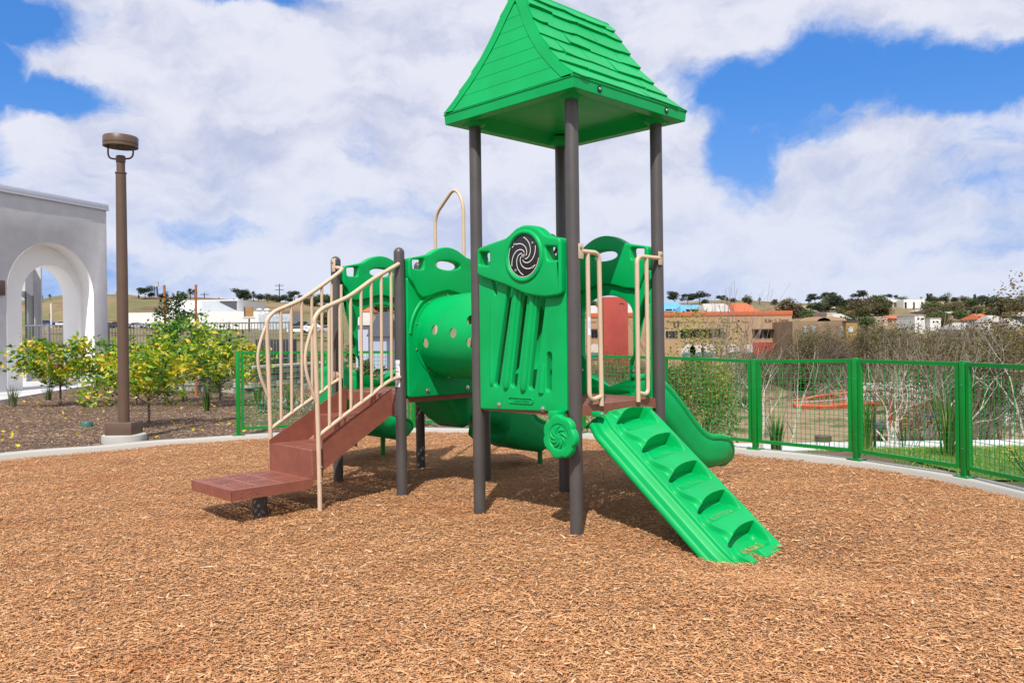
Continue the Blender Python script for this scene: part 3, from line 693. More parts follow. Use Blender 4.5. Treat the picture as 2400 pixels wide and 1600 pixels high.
# ---- grab rails on the climber side
def grab(mirror):
    f = (lambda x: L-x) if mirror else (lambda x: x)
    y = -.035; m = MB(); top = 1.855 if not mirror else 1.86
    m.tube(fillet([(f(.03), y, top), (f(.225 if not mirror else .30), y, top-.0), (f(.232 if not mirror else .305), y, DZ-.01)], .06, 8), .0165, 12); g = m.build('grab_rail', TAN, play)
    xi, xo = (.105, .23) if not mirror else (.185, .305)
    m = MB(); m.tube(fillet([(f(xi), y, top-.01), (f(xi), y, .86), (f(xo), y, .885)], .09, 8), .0155, 12); m.build('bar', TAN, g)
    m = MB(); m.box((min(f(.0), f(.05)), y-.013, top-.05), (max(f(.0), f(.05)), y-.008, top+.05), ch=.002); m.build('bracket', TAN, g)
    bolt(MY(y-.01), f(.02), top+.025, .004, g, .008)
    return g
g1 = grab(False); grab(True)
def wraplabel(x, y, z0, z1, r, a0, a1, m_, parent, name='sticker'):
    m = MB(); n = 10; m.grid([[(x+r*math.cos(a), y+r*math.sin(a), z) for z in (z0, z1)] for a in np.linspace(a0, a1, n)], smooth=True); return m.build(name, m_, parent)
o_, d_ = pray(925, 870); ca = math.atan2(-d_.y, -d_.x)          # towards the viewer, seen from post F
s1 = wraplabel(0, 2*L, .895, 1.115, RPOST+.0012, ca-1.35, ca-.12, LABEL, play)
wraplabel(0, 2*L, 1.016, 1.026, RPOST+.002, ca-1.25, ca-.28, REDP, s1, 'red_bar')
INK = mat('grey_ink', (.25, .27, .3), .6)
for z in (1.052, 1.044, .998, .988, .978, .964, .954, .944, .93, .92, .91): wraplabel(0, 2*L, z, z+.003, RPOST+.002, ca-1.2, ca-.35-.2*random.random(), INK, s1, 'print_line')
am = ca-.62; nv = Vector((math.cos(am), math.sin(am), 0)); tv = Vector((-nv.y, nv.x, 0))
text_mesh('lettering', '5-12', .030, frame(Vector((0, 2*L, 1.078))+nv*(RPOST+.0025), tv, (0, 0, 1), nv), INK, s1, .0004)
s2 = wraplabel(.105, -.035, 1.30, 1.42, .0168, -2.6, -.7, LABEL, g1)
for k in range(9): wraplabel(.105, -.035, 1.345+k*.006, 1.348+k*.006, .0172, -2.4, -2.0, INK, s2, 'print_line')
for k in range(3): wraplabel(.105, -.035, 1.32, 1.40-.01*k, .0172, -1.75+k*.25, -1.70+k*.25, INK, s2, 'print_line')
# hoop above the far slide
m = MB(); m.tube(fillet([(L+.07, 2.672, .80), (L+.07, 2.668, 2.49), (L+.07, 2.37, 2.73), (L+.07, 2.25, 2.58), (L+.07, 2.245, .80)], .10, 8), .0165, 12); m.build('hoop', TAN, play)

# ---- climber: a moulded ramp with five hollowed steps, as a fine relief
Pa, Pb = Vector((0, -.075, .765)), Vector((0, -1.115, -.088)); dl = (Pb-Pa).normalized(); nl = Vector((1, 0, 0)).cross(dl)
if nl.z < 0: nl = -nl
LEN = (Pb-Pa).length
def sstep(a, b, v): t = np.clip((v-a)/(b-a), 0, 1); return t*t*(3-2*t)
na_, nl_ = 200, 420
ax = np.linspace(.10, .765, na_); lx = np.linspace(-.045, LEN, nl_); AX, LX = np.meshgrid(ax, lx)
H = np.zeros_like(AX)
shelf = .303+.046*np.sin(2*math.pi*(LX-.222)/.272)              # wavy border between the low shelf and the body
H -= .024*(1-sstep(shelf-.018, shelf+.010, AX))
H += .007*np.exp(-((AX-shelf-.006)/.012)**2)-.006*np.exp(-((AX-shelf+.026)/.010)**2)
H -= .030*(1-sstep(.196, .212, AX))                             # down to the rails
H += .022*np.exp(-((AX-.176)/.016)**2)+.014*np.exp(-((AX-.132)/.014)**2)
H -= .010*(1-sstep(.145, .16, AX))
H += .014*np.sin(np.clip((AX-.3)/.46, 0, 1)*math.pi)+.012*np.cos(2*math.pi*(LX-.30)/.272)*sstep(.31, .40, AX)*(1-sstep(.70, .745, AX))   # swelling between the steps
for k in range(5):
    lb = .160+.272*k
    top = lb-.045-.135*np.sqrt(np.clip(1-((AX-.64)/.36)**2, 0, 1))  # arched back edge, deeper towards the right
    bot = lb+.012-.15*(AX-.30)*.55
    ina = sstep(.292, .306, AX)*(1-sstep(.688, .700, AX))
    inl = sstep(top-.004, top+.008, LX)*(1-sstep(bot-.004, bot+.003, LX))
    H -= ina*inl*np.clip(.006+(bot-LX)*.78, 0, .13)
edge = np.minimum(sstep(.10, .118, AX), 1-sstep(.748, .765, AX)); H -= .03*(1-edge)
H -= .03*(1-sstep(-.045, -.02, LX))
gap = sstep(.385, .405, AX)*(1-sstep(.475, .50, AX))*sstep(1.12, 1.15, LX); H -= .13*gap; H -= .05*sstep(1.10, 1.16, LX)*sstep(.38, .40, AX)*(1-sstep(.66, .70, AX))*(1-sstep(1.20, 1.26, LX)); H -= .045*sstep(LEN-.05, LEN, LX)**2
# right shoulder where the body narrows at the top, and the notched lower end
Pgrid = [[Vector((ax[j], 0, 0))+Pa+dl*lx[i]+nl*float(H[i, j]) for j in range(na_)] for i in range(nl_)]
for i in range(nl_):
    sh = max(0, .055*(1-min(1, max(0, (lx[i]+.045)/.07))))
    for j in range(na_):
        v = Pgrid[i][j]; v.x = .10+(v.x-.10)*(.665-sh)/.665
        if v.x < .30: v.x = .30-(.30-v.x)*.82
        tl = max(0., 1-(lx[i]+.045)/.16); v.x += .045*tl*tl*(3-2*tl)*max(0., (.5-v.x)/.37)+.035*max(0., (lx[i]-1.12)/.18)**2*max(0., (.4-v.x)/.26)
bot_l = [p-nl*(.075-.03*(1-0)) for p in [r[0] for r in Pgrid]]
m = MB(); m.grid(Pgrid)
under = nl*-.075
L0 = [r[0] for r in Pgrid]; R0 = [r[-1] for r in Pgrid]
m.grid([L0, [p-Vector((.012, 0, 0))-nl*.012 for p in L0], [p-Vector((.012, 0, 0))-nl*.035 for p in L0], [p+Vector((.012, 0, 0))-nl*.05 for p in L0]], flip=True)
m.grid([R0, [p+Vector((.006, 0, 0))-nl*.012 for p in R0], [p+Vector((.004, 0, 0))-nl*.055 for p in R0]])
m.grid([Pgrid[0], [p-nl*.05+dl*.01 for p in Pgrid[0]]], flip=True)
m.grid([[p+Vector((.012, 0, 0))-nl*.05 for p in L0], [Vector((L/2, 0, 0))+Pa+dl*l-nl*.09 for l in lx], [p+Vector((.004, 0, 0))-nl*.055 for p in R0]], flip=True)
climber = m.build('climber', GREEN, play, sharp=75)
m = MB(); m.box((.15, -.085, .752), (.20, -.013, .785), ch=.004); m.build('bracket', GREEN, climber); m = MB(); m.box((.72, -.065, .745), (.78, -.013, .775), ch=.004); m.build('bracket', GREEN, climber)
bolt(MY(-.085), .172, .769, .0, climber, .012)

# ---- slides: lofted troughs with rolled rims
def slide(path, wid, side, name='slide', bellies=None, wall_l=None, wall_r=None, parent=play):
    path = [Vector(p) for p in path]; n = len(path); rows = []
    for i, p in enumerate(path):
        t = (path[min(i+1, n-1)]-path[max(i-1, 0)]); th = Vector((t.x, t.y, 0)).normalized(); rt = Vector((th.y, -th.x, 0)); t = t.normalized(); upn = rt.cross(t)
        if upn.z < 0: upn = -upn
        w_ = wid[i]/2; hl = (wall_l or side)[i]; hr_ = (wall_r or side)[i]; bd = (bellies[i] if bellies else .11)
        sec = []
        # from the left belly up over the rim, down into the bed, and back out on the right
        sec += [(-w_*.55, -bd), (-w_*.80, -bd*.9), (-w_*.94, -bd*.55), (-w_*.985, -bd*.1), (-w_*1.0, hl*.30), (-w_*1.015, hl*.62), (-w_*1.0, hl*.70), (-w_*1.03, hl*.78), (-w_*1.035, hl*.93), (-w_*1.0, hl*1.0), (-w_*.955, hl*.985), (-w_*.92, hl*.88), (-w_*.88, hl*.5), (-w_*.80, hl*.16), (-w_*.66, .012), (-w_*.3, 0)]
        rr = [(-a, b if b <= 0 else b/ (hl if hl else 1)*hr_) for a, b in sec[::-1]]
        rows.append([p+rt*a+upn*b for a, b in sec+rr])
    m = MB(); m.grid(rows, close=True)
    m.grid([rows[0], [sum(rows[0], Vector())/len(rows[0])]*len(rows[0])], close=True); e_ = [sum(rows[-1], Vector())/len(rows[-1])]*len(rows[-1]); m.grid([rows[-1], e_], close=True, flip=True)
    o = m.build(name, GREEN, parent, sharp=48); bm = bmesh.new(); bm.from_mesh(o.data); bmesh.ops.remove_doubles(bm, verts=bm.verts, dist=1e-5); bmesh.ops.recalc_face_normals(bm, faces=bm.faces); bm.to_mesh(o.data); bm.free()
    return o
yc = .475
raw = [(.965, yc, .835), (1.06, yc, .832), (1.20, yc, .775), (1.38, yc, .625), (1.55, yc, .47), (1.70, yc, .355), (1.85, yc, .285), (2.02, yc, .265), (2.15, yc, .255), (2.24, yc, .215), (2.285, yc, .15)]
pp = catmull(raw, 5); tt = np.linspace(0, 1, len(pp)); kn = np.linspace(0, 1, len(raw)); ip = lambda v: [float(q) for q in np.interp(tt, kn, v)]
slide(pp, ip([.58, .60, .64, .66, .66, .66, .67, .68, .67, .60, .50]), ip([.16, .165, .165, .17, .175, .18, .185, .185, .16, .11, .06]), bellies=ip([.07, .08, .09, .10, .11, .115, .12, .115, .10, .08, .04]))
m = MB(); m.lathe([(.03, -.2), (.03, .20)], (1.95, yc, 0), 16); m.build('slide_leg', FENCE, play)
# far slide with a stepped wavy belly
yk = 2.39
raw = [(.965, yk, .835), (1.06, yk, .825), (1.16, yk, .76), (1.26, yk, .66), (1.40, yk, .60), (1.53, yk, .57), (1.64, yk, .48), (1.75, yk, .37), (1.88, yk, .31), (2.02, yk, .27), (2.13, yk, .20)]
bel = [.30, .34, .31, .22, .17, .33, .31, .21, .17, .17, .08]
pp = catmull(raw, 5); tt = np.linspace(0, 1, len(pp)); kn = np.linspace(0, 1, len(raw))
slide(pp, ip([.56]+[.62]*9+[.5]), ip([.12]+[.15]*8+[.12, .06]), bellies=ip(bel), name='wave_slide')
slide([(.64, yk, .752), (.72, yk, .752), (.80, yk, .751), (.88, yk, .750), (.96, yk, .748)], [.5, .62, .62, .62, .62], [.001]*5, name='slide_entry', bellies=[.02, .08, .17, .25, .30])
m = MB(); m.lathe([(.025, -.2), (.025, .2)], (1.98, 2.2, 0), 14); m.build('slide_leg', FENCE, play)
# curved slide out of the stair deck
raw = [(.475, 2.865, .835), (.475, 2.97, .832), (.470, 3.12, .79), (.475, 3.30, .70), (.53, 3.50, .60), (.66, 3.70, .52), (.84, 3.85, .45), (1.04, 3.93, .38), (1.24, 3.95, .33), (1.42, 3.94, .29), (1.50, 3.93, .24)]
pp = catmull(raw, 5); tt = np.linspace(0, 1, len(pp)); kn = np.linspace(0, 1, len(raw))
slide(pp, ip([.56]+[.60]*9+[.5]), ip([.17]*11), name='curved_slide', bellies=ip([.08]+[.13]*9+[.06]), wall_l=ip([.16, .20, .28, .34, .38, .38, .34, .28, .22, .16, .08]), wall_r=ip([.16, .16, .16, .16, .16, .16, .15, .15, .15, .12, .06]))
m = MB(); m.lathe([(.027, -.2), (.027, .28)], (1.27, 3.93, 0), 14); m.build('slide_leg', FENCE, play)

# ---- roof
ro = .16; zb, zt = 2.875, 2.945; x0, x1 = -ro, L+ro; y0, y1 = -ro, L+ro
m = MB()
rows = []
for d, z in ((-.004, zt), (.0, zt-.004), (.004, zb+.004), (.008, zb), (.085, zb), (.10, zb+.01), (.27, 3.02), (.30, 3.03)):
    rows.append([(x0+d, y0+d, z), (x1-d, y0+d, z), (x1-d, y1-d, z), (x0+d, y1-d, z)])
m.grid(rows, smooth=False, close=True); d = .30
m.add([(x0+d, y0+d, 3.03), (x1-d, y0+d, 3.03), (x1-d, y1-d, 3.03), (x0+d, y1-d, 3.03)], [(0, 1, 2, 3)])
roof = m.build('roof', GREEN, play)
for k in 'ABCD':
    m = MB(); x, y = corners[k]; m.lathe([(.052, 2.855), (.075, 2.87), (.085, 2.885), (.085, 2.93)], (x, y, 0), 24); m.build('socket', GREEN, roof)
# body of the roof: flared profile, slightly leaning gable ends
prof = [(-.150, 2.952), (-.005, 3.085), (.110, 3.205), (.212, 3.335), (.286, 3.455), (.350, 3.575), (.405, 3.66), (.440, 3.715), (L/2, 3.735)]
gx = lambda z: x0+.15*(z-2.945)/.79
rows = []
for s in (0, 1):
    for i, (y, z) in enumerate(prof):
        yy = y if s == 0 else L-y
        if s == 1 and i == len(prof)-1: continue
        rows.append((yy, z))
left = rows[:len(prof)]; right = [r for r in rows[len(prof):]]
full = left+right[::-1]
m = MB(); m.grid([[(gx(z), y, z), (L-gx(z), y, z)] for y, z in full], smooth=False)
m.box((x0-.006, y0-.006, zt), (x1+.006, y1+.006, 2.954), ch=.004)
m.build('roof_shell', GREEN, roof, sharp=30)
for sgn in (0, 1):                                      # boarded gable ends between raised borders
    X_ = (lambda x: x) if sgn == 0 else (lambda x: L-x)
    m = MB(); last = None
    def yat(z): return float(np.interp(z, [p[1] for p in prof], [p[0] for p in prof]))
    zs_ = np.linspace(2.956, 3.62, 8)
    for i in range(7):
        za, zc = zs_[i], zs_[i+1]
        for q in range(1):
            a0, a1 = yat(za)+.085, yat(zc)+.085
            m2 = MB(); V_ = [(gx(za)-.001, a0, za), (gx(za)-.001, L-a0, za), (gx(zc)-.001+.0, L-a1, zc-.0002), (gx(zc)-.001, a1, zc-.0002)]
            bx_ = [(X_(x+.012), y, z) for x, y, z in V_]; fx = [(X_(x-.006-(.0015 if k_ < 2 else 0)), y, z) for k_, (x, y, z) in enumerate(V_)]
            m2.add(bx_+fx, [(0, 1, 2, 3), (7, 6, 5, 4), (0, 4, 5, 1), (1, 5, 6, 2), (2, 6, 7, 3), (3, 7, 4, 0)]); m2.build('board', GREEN, roof)
    # raised border
    zz = np.linspace(2.96, 3.70, 16)
    for sd in (0, 1):
        o1 = [(X_(gx(z)-.016), yat(z) if sd == 0 else L-yat(z), z) for z in zz]; i1 = [(X_(gx(z)-.012), min(L/2, yat(z)+.080) if sd == 0 else L-min(L/2, yat(z)+.080), z) for z in zz]
        o0 = [(X_(gx(z)+.01), p[1], z) for p, z in zip(o1, zz)]; i0 = [(X_(gx(z)+.01), p[1], z) for p, z in zip(i1, zz)]
        m.grid([o0, o1, i1, i0])
    m.build('border', GREEN, roof, sharp=60)
rs = random.Random(5)
for side in (0, 1):
    Y_ = (lambda y: y) if side == 0 else (lambda y: L-y)
    for i in range(7):
        (ya, za), (yb, zc) = prof[i], prof[i+1]; xa, xb = gx(za)-.006, L-gx(za)+.006; n = 4 if i % 2 else 5
        cuts = [xa]+[xa+(xb-xa)*(k+(.0 if i % 2 else -.5)+rs.uniform(-.12, .12))/(4 if i % 2 else 4) for k in range(1, n)]+[xb]
        tn = Vector((0, yb-ya, zc-za)).normalized(); nn = Vector((0, -tn.z, tn.y))
        for k in range(n):
            p, q = cuts[k]+.003, cuts[k+1]-.003; t0, t1 = .020+rs.uniform(-.005, .006), .020+rs.uniform(-.005, .006); ov = .004
            e0, e1 = rs.uniform(0, .026), rs.uniform(0, .026)
            bw_ = rs.uniform(-.006, .016); nseg = 6; lo = []; li = []; hi = []
            for s in range(nseg+1):
                u = s/nseg; x = p+(q-p)*u; bow = math.sin(u*math.pi)*bw_
                b_ = Vector((x, ya, za))-tn*(e0*(1-u)+e1*u+bow-.006); lo.append(b_+nn*(t0*(1-u)+t1*u)); li.append(b_-nn*.004)
                hi.append(Vector((min(max(x, gx(zc)-.006), L-gx(zc)+.006), yb, zc))+tn*ov+nn*.004)
            mm = MB(); G_ = [li, lo, hi]
            G_ = [[(v.x, Y_(v.y), v.z) for v in r] for r in G_]
            mm.grid(G_, smooth=False); hb = [(h[0], h[1], h[2]-.01) for h in G_[2]]
            mm.grid([[G_[0][0], G_[1][0], G_[2][0]], [G_[0][0], G_[0][0], hb[0]]], smooth=False); mm.grid([[G_[0][-1], G_[1][-1], G_[2][-1]], [G_[0][-1], G_[0][-1], hb[-1]]], smooth=False)
            mm.build('shingle', GREEN, roof)
m = MB(); m.tube([(gx(3.73)-.02, L/2, 3.722), (L-gx(3.73)+.02, L/2, 3.722)], .03, 10); m.build('ridge', GREEN, roof)
for x in (.10, .86):
    m = MB(); m.lathe([(.024, 0), (.024, .003), (.018, .004), (.018, -.004), (0, -.005)], n=18, M=frame((x, y0-.001+.003, 2.915), (1, 0, 0), (0, 0, 1), (0, -1, 0))); m.build('bolt_cup', BLACK, roof)
    m = MB(); m.lathe([(.010, 0), (.008, .004), (0, .006)], n=10, M=frame((x, y0-.004, 2.915), (1, 0, 0), (0, 0, 1), (0, -1, 0))); m.build('bolt', STEEL, roof)

# ------------------------------------------------------------------ green mesh fence round the mulch
fence = empty('mesh_fence', (posts_xy[0][0], posts_xy[0][1], 0), 0, 'low bright green welded mesh fence curving along the concrete kerb behind the play structure', 'fence')
FI = Vector((posts_xy[0][0], posts_xy[0][1], 0)); KZ = .06
WIRE = FENCE
for i, ((x, y), h) in enumerate(zip(posts_xy, posts_h)):
    a = posts_xy[max(i-1, 0)]; b = posts_xy[min(i+1, len(posts_xy)-1)]; ang_ = math.atan2(b[1]-a[1], b[0]-a[0])
    M = Matrix.Translation(Vector((x, y, 0))-FI) @ Matrix.Rotation(ang_, 4, 'Z')
    m = MB(); m.box((-.026, -.026, KZ), (.026, .026, h+.012), M, ch=.004); po = m.build('post', FENCE, fence)
    m = MB(); m.box((-.075, -.06, KZ), (.075, .06, KZ+.010), M, ch=.002); bp = m.build('base_plate', FENCE, po)
    for sx in (-.055, .055):
        m = MB(); m.lathe([(.010, KZ+.01), (.010, KZ+.022), (0, KZ+.026)], n=8, M=M @ Matrix.Translation((sx, -.035, 0))); m.build('anchor_bolt', STEEL, po)
    for hz in (.25, .8):
        m = MB(); m.lathe([(.006, 0), (.004, .004), (0, .005)], n=8, M=M @ frame((0, -.026, KZ+hz*(h-KZ)), (1, 0, 0), (0, 0, 1), (0, -1, 0))); m.build('screw', STEEL, po)
for i in range(len(posts_xy)-1):
    p, q = Vector((*posts_xy[i], 0)), Vector((*posts_xy[i+1], 0)); d = (q-p); ln = d.length; d.normalize(); n_ = Vector((-d.y, d.x, 0))
    g0, g1_ = .040, ln-.040; za = KZ+.085
    Pt = lambda s, z: p+d*s+Vector((0, 0, z))-FI
    zt0, zt1 = posts_h[i]-.0, posts_h[i+1]-.0; ztop = lambda s: zt0+(zt1-zt0)*s/ln
    m = MB(); hw = .017
    def bar(a, b, wv):
        t = (b-a).normalized(); u = n_; v = t.cross(u).normalized()
        vs = [a+u*hw*sx+v*hw*sy for sx, sy in ((-1, -1), (1, -1), (1, 1), (-1, 1))]+[b+u*hw*sx+v*hw*sy for sx, sy in ((-1, -1), (1, -1), (1, 1), (-1, 1))]
        m.add(vs, [(0, 1, 2, 3), (7, 6, 5, 4), (0, 4, 5, 1), (1, 5, 6, 2), (2, 6, 7, 3), (3, 7, 4, 0)])
    bar(Pt(g0, za), Pt(g1_, za), 0); bar(Pt(g0, ztop(g0)-hw), Pt(g1_, ztop(g1_)-hw), 0)
    bar(Pt(g0+hw, za+hw), Pt(g0+hw, ztop(g0)-2*hw), 0); bar(Pt(g1_-hw, za+hw), Pt(g1_-hw, ztop(g1_)-2*hw), 0)
    fr = m.build('panel_frame', FENCE, fence)
    m = MB(); r = .0029; a0, a1 = g0+2*hw, g1_-2*hw; nw = max(2, round((a1-a0)/.051))
    for k in range(1, nw): s = a0+(a1-a0)*k/nw; m.tube([Pt(s, za+hw), Pt(s, ztop(s)-2*hw)], r, 4, cap=False, smooth=False)
    hgt = ztop(0)-2*hw-za-hw; nh = round(hgt/.051)
    for k in range(1, nh): z = za+hw+hgt*k/nh; m.tube([Pt(a0, z)+n_*.003, Pt(a1, z+(zt1-zt0)*k/nh)+n_*.003], r, 4, cap=False, smooth=False)
    m.build('wire_mesh', WIRE, fr, kind='stuff')

# ------------------------------------------------------------------ lamp post
lp = empty('street_lamp', (-4.86, 10.25, 0), 0, 'tall bronze lamp post with round flat head on a concrete footing', 'lamp')
m = MB(); m.lathe([(.25, -.1), (.26, .10), (.255, .135), (.24, .142), (0, .144)], n=40); m.build('footing', CONC, lp)
m = MB(); m.box((-.165, -.165, .144), (.165, .165, .295), ch=.008); m.build('base_cover', LAMP, lp)
m = MB(); m.lathe([(.066, .295), (.066, 2.1), (.060, 3.385), (.068, 3.39), (.068, 3.405), (.050, 3.41), (.050, 3.53), (.056, 3.532), (.056, 3.60), (.05, 3.612), (0, 3.615)], n=28); m.build('pole', LAMP, lp)
hz = 3.72
m = MB(); m.tube(fillet([(-.157, .0, hz+.02), (-.157, 0, 3.575), (0, 0, 3.575), (.157, 0, 3.575), (.157, 0, hz+.02)], .09, 8), .011, 10); m.build('bracket', LAMP, lp)
HT = Matrix.Translation((0, 0, hz)) @ Matrix.Rotation(R(1.5), 4, 'Y') @ Matrix.Translation((0, 0, -hz))
m = MB(); m.lathe([(.19, hz), (.205, hz), (.205, hz+.030), (.200, hz+.034), (.200, hz+.038), (.205, hz+.042), (.205, hz+.118), (.195, hz+.132), (0, hz+.142)], n=44, M=HT); m.lathe([(.19, hz), (.185, hz+.03), (0, hz+.03)], n=44, M=HT); m.build('lamp_head', LAMP, lp)
m = MB(); m.lathe([(.06, hz+.02), (.065, hz+.004), (0, hz+.002)], n=20, M=HT); m.build('lens', mat('lens', (.7, .62, .45), .3), lp)

rgc = np.random.default_rng(5); V = []; F = []
def splinter(c, ex, ey, l, w_):
    k = len(V); V.extend([tuple(c-ex*l-ey*w_), tuple(c+ex*l-ey*w_*.4), tuple(c+ex*l+ey*w_*.4), tuple(c-ex*l+ey*w_)]); F.append((k, k+1, k+2, k+3))
for k in range(5):
    for j in range((4, 7, 8, 26, 30)[k]):
        a = rgc.uniform(.38, .62); lb = .160+.272*k; l = lb-rgc.uniform(.01, .05); i_, j_ = int(np.clip((l+.045)/(LEN+.045)*(nl_-1), 0, nl_-1)), int(np.clip((a-.10)/.665*(na_-1), 0, na_-1)); c = Pgrid[i_][j_]+Vector((0, 0, .004)); an = rgc.uniform(0, 6.28)
        splinter(c, Vector((math.cos(an), math.sin(an), 0)), Vector((-math.sin(an), math.cos(an), 0)), rgc.uniform(.006, .014), .0025)
for j in range(40):
    c = Vector((rgc.uniform(-1.45, -.9), rgc.uniform(1.93, 2.5), .2475)); an = rgc.uniform(0, 6.28); splinter(c, Vector((math.cos(an), math.sin(an), 0)), Vector((-math.sin(an), math.cos(an), 0)), rgc.uniform(.006, .016), .0025)
ls = npmesh('loose_splinters', V, F, mat('splinter', (.55, .30, .14), .8), None, kind='stuff'); ls.matrix_world = PM

# ------------------------------------------------------------------ vegetation builders
def leaves(C, size, rg, aspect=.42, up=.25, droop=0., dirs=None):
    """folded leaves at the points C: two triangles each"""
    n = len(C); d = rg.normal(0, 1, (n, 3)) if dirs is None else dirs+rg.normal(0, .45, (n, 3)); d[:, 2] = d[:, 2]*.6+up-droop
    d /= np.linalg.norm(d, axis=1)[:, None]; s = rg.normal(0, 1, (n, 3)); s -= d*(s*d).sum(1)[:, None]; s /= np.linalg.norm(s, axis=1)[:, None]
    nn = np.cross(d, s); L_ = size*rg.uniform(.6, 1.25, n)[:, None]; W_ = L_*aspect/2
    b = C; tip = C+d*L_; l = C+d*L_*.45+s*W_+nn*W_*.35; r = C+d*L_*.45-s*W_+nn*W_*.35
    V = np.stack([b, l, tip, r], 1).reshape(-1, 3); k = np.arange(n)*4
    F = np.concatenate([np.stack([k, k+2, k+1], 1), np.stack([k, k+3, k+2], 1)], 0)
    return V, F
def branch(m, p, d, ln, r, depth, rg, tips, segs=4, bend=.25, spread=.7, up=.15, kids=(2, 4), sides=5, shrink=.68, rmin=.002):
    path = [Vector(p)]; rs = [r]; d = Vector(d).normalized()
    for i in range(segs):
        d = (d+Vector([rg.gauss(0, bend) for _ in range(3)])*.5+Vector((0, 0, up*.3))).normalized(); path.append(path[-1]+d*ln/segs); rs.append(max(rmin, r*(1-.45*(i+1)/segs)))
    m.tube(path, rs, sides if depth > 1 else max(3, sides-2), cap=False)
    if depth <= 0: tips.append((path[-1], d)); return
    for k in range(rg.randint(*kids)):
        i = rg.randint(max(1, segs//2), segs); q = path[i]; a = Vector([rg.gauss(0, 1) for _ in range(3)]); a = (a-d*a.dot(d)).normalized()
        nd = (d+a*rg.uniform(.5, 1.2)*spread+Vector((0, 0, up))).normalized()
        branch(m, q, nd, ln*rg.uniform(.6, .9)*shrink/.68, rs[i]*.62, depth-1, rg, tips, segs, bend, spread, up, kids, sides, shrink, rmin)
    branch(m, path[-1], d, ln*.7, rs[-1]*.8, depth-1, rg, tips, segs, bend, spread, up, kids, sides, shrink, rmin)
BARK = mat('grey_bark', (.16, .12, .09), .9, noise_amt=.4, nscale=12, bump=.4)
BARKW = mat('white_bark', (.55, .50, .44), .8, c2=(.30, .26, .22), nscale=9, bump=.2)
BARKD = mat('dark_bark', (.07, .05, .04), .9, noise_amt=.3)
TWIG = mat('twig_bark', (.27, .21, .17), .9, noise_amt=.4, nscale=.6)
CIT = leafmat('citrus_leaf', [(0, (.03, .10, .010)), (.35, (.10, .25, .015)), (.60, (.30, .45, .02)), (.75, (.70, .56, .03)), (1, (.85, .54, .04))], .30, .38)
CITG = leafmat('citrus_leaf_green', [(0, (.02, .09, .012)), (.45, (.09, .24, .02)), (.82, (.24, .42, .03)), (.92, (.6, .52, .03)), (1, (.80, .55, .04))], .30, .38)
DKG = leafmat('dark_leaf', [(0, (.012, .035, .012)), (.6, (.03, .075, .022)), (1, (.07, .13, .03))], .2, .35)
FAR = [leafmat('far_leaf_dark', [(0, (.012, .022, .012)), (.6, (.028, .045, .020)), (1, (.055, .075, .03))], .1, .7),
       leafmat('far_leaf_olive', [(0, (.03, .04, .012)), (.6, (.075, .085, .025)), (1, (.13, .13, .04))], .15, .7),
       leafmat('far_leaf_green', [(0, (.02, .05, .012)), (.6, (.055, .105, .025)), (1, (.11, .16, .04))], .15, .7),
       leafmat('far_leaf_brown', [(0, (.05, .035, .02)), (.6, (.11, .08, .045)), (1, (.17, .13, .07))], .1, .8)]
YG = leafmat('yellow_green_leaf', [(0, (.05, .07, .012)), (.4, (.13, .17, .025)), (.8, (.30, .33, .05)), (1, (.45, .38, .08))], .35, .5)
def cloud_pts(lumps, n, rg):
    w_ = np.array([l[3]*l[4]*l[5] for l in lumps])**.67; w_ /= w_.sum(); out = []
    for l, c in zip(lumps, (w_*n).astype(int)+1):
        d = rg.normal(0, 1, (c, 3)); d /= np.linalg.norm(d, axis=1)[:, None]; r = rg.uniform(0, 1, c)**.33*(1+rg.normal(0, .07, c)); out.append(np.array(l[:3])+d*r[:, None]*np.array(l[3:]))
    return np.concatenate(out)

# ---- citrus trees in the bed
def citrus(px, py, D, hgt, wid, label, group, mat_=CIT, n=1300, seed=1, leaf=.085, trunk=None, base=None):
    rg = random.Random(seed); ng = np.random.default_rng(seed)
    b = base or at(px, py, D); b = Vector((b.x, b.y, .03)); t = empty('citrus_tree', b, 0, label, 'tree', group)
    th = trunk or hgt*.28; m = MB(); tips = []
    m.tube([(0, 0, -.1), (.01, .0, th*.5), (0, .01, th)], [.026, .02, .018], 8)
    for k in range(5):
        a = 2*math.pi*k/5+rg.random(); branch(m, (0, .01, th*(.75+.25*rg.random())), (math.cos(a)*1.1*wid, math.sin(a)*1.1*wid, .55*hgt), hgt*.42, .010, 2, rg, tips, 3, .35, .8, .1, (2, 3), 5)
    m.build('trunk', BARK, t)
    C = []; 
    for q, d in tips:
        k = 9; pts = np.array(q)[None]+ng.normal(0, .06, (k, 3))-np.array(d)[None]*ng.uniform(0, .22, (k, 1)); C.append(pts)
    # clusters of shoots through the crown
    for i in range(70):
        d = ng.normal(0, 1, 3); d /= np.linalg.norm(d); r = ng.uniform(.35, 1)**.6
        c = np.array([0, 0, th+(hgt-th)*.52])+d*r*np.array([wid/2, wid/2, (hgt-th)*.50]); c[2] += .06*math.sin(c[0]*9)
        k = max(6, n//70); C.append(c+ng.normal(0, 1, (k, 3))*np.array([.075, .075, .06]))
    C = np.concatenate(C); V, F = leaves(C, leaf, ng, .46, .2); v = ng.beta(2, 2.0, len(C)); patch = .22*np.sin(C[:, 0]*6+seed)*np.cos(C[:, 2]*7+C[:, 1]*5)
    v = np.clip(v+patch, 0, 1); npmesh('leaves', V, F, mat_, t, np.concatenate([v, v]), kind='stuff'); return t
CG = 'young citrus trees in the bark bed'
citrus(141, 955, 16.2, 1.30, 1.75, 'small yellowing citrus tree in front of the white arch, leftmost of its row', CG, seed=3, n=1500, leaf=.12, trunk=.46)
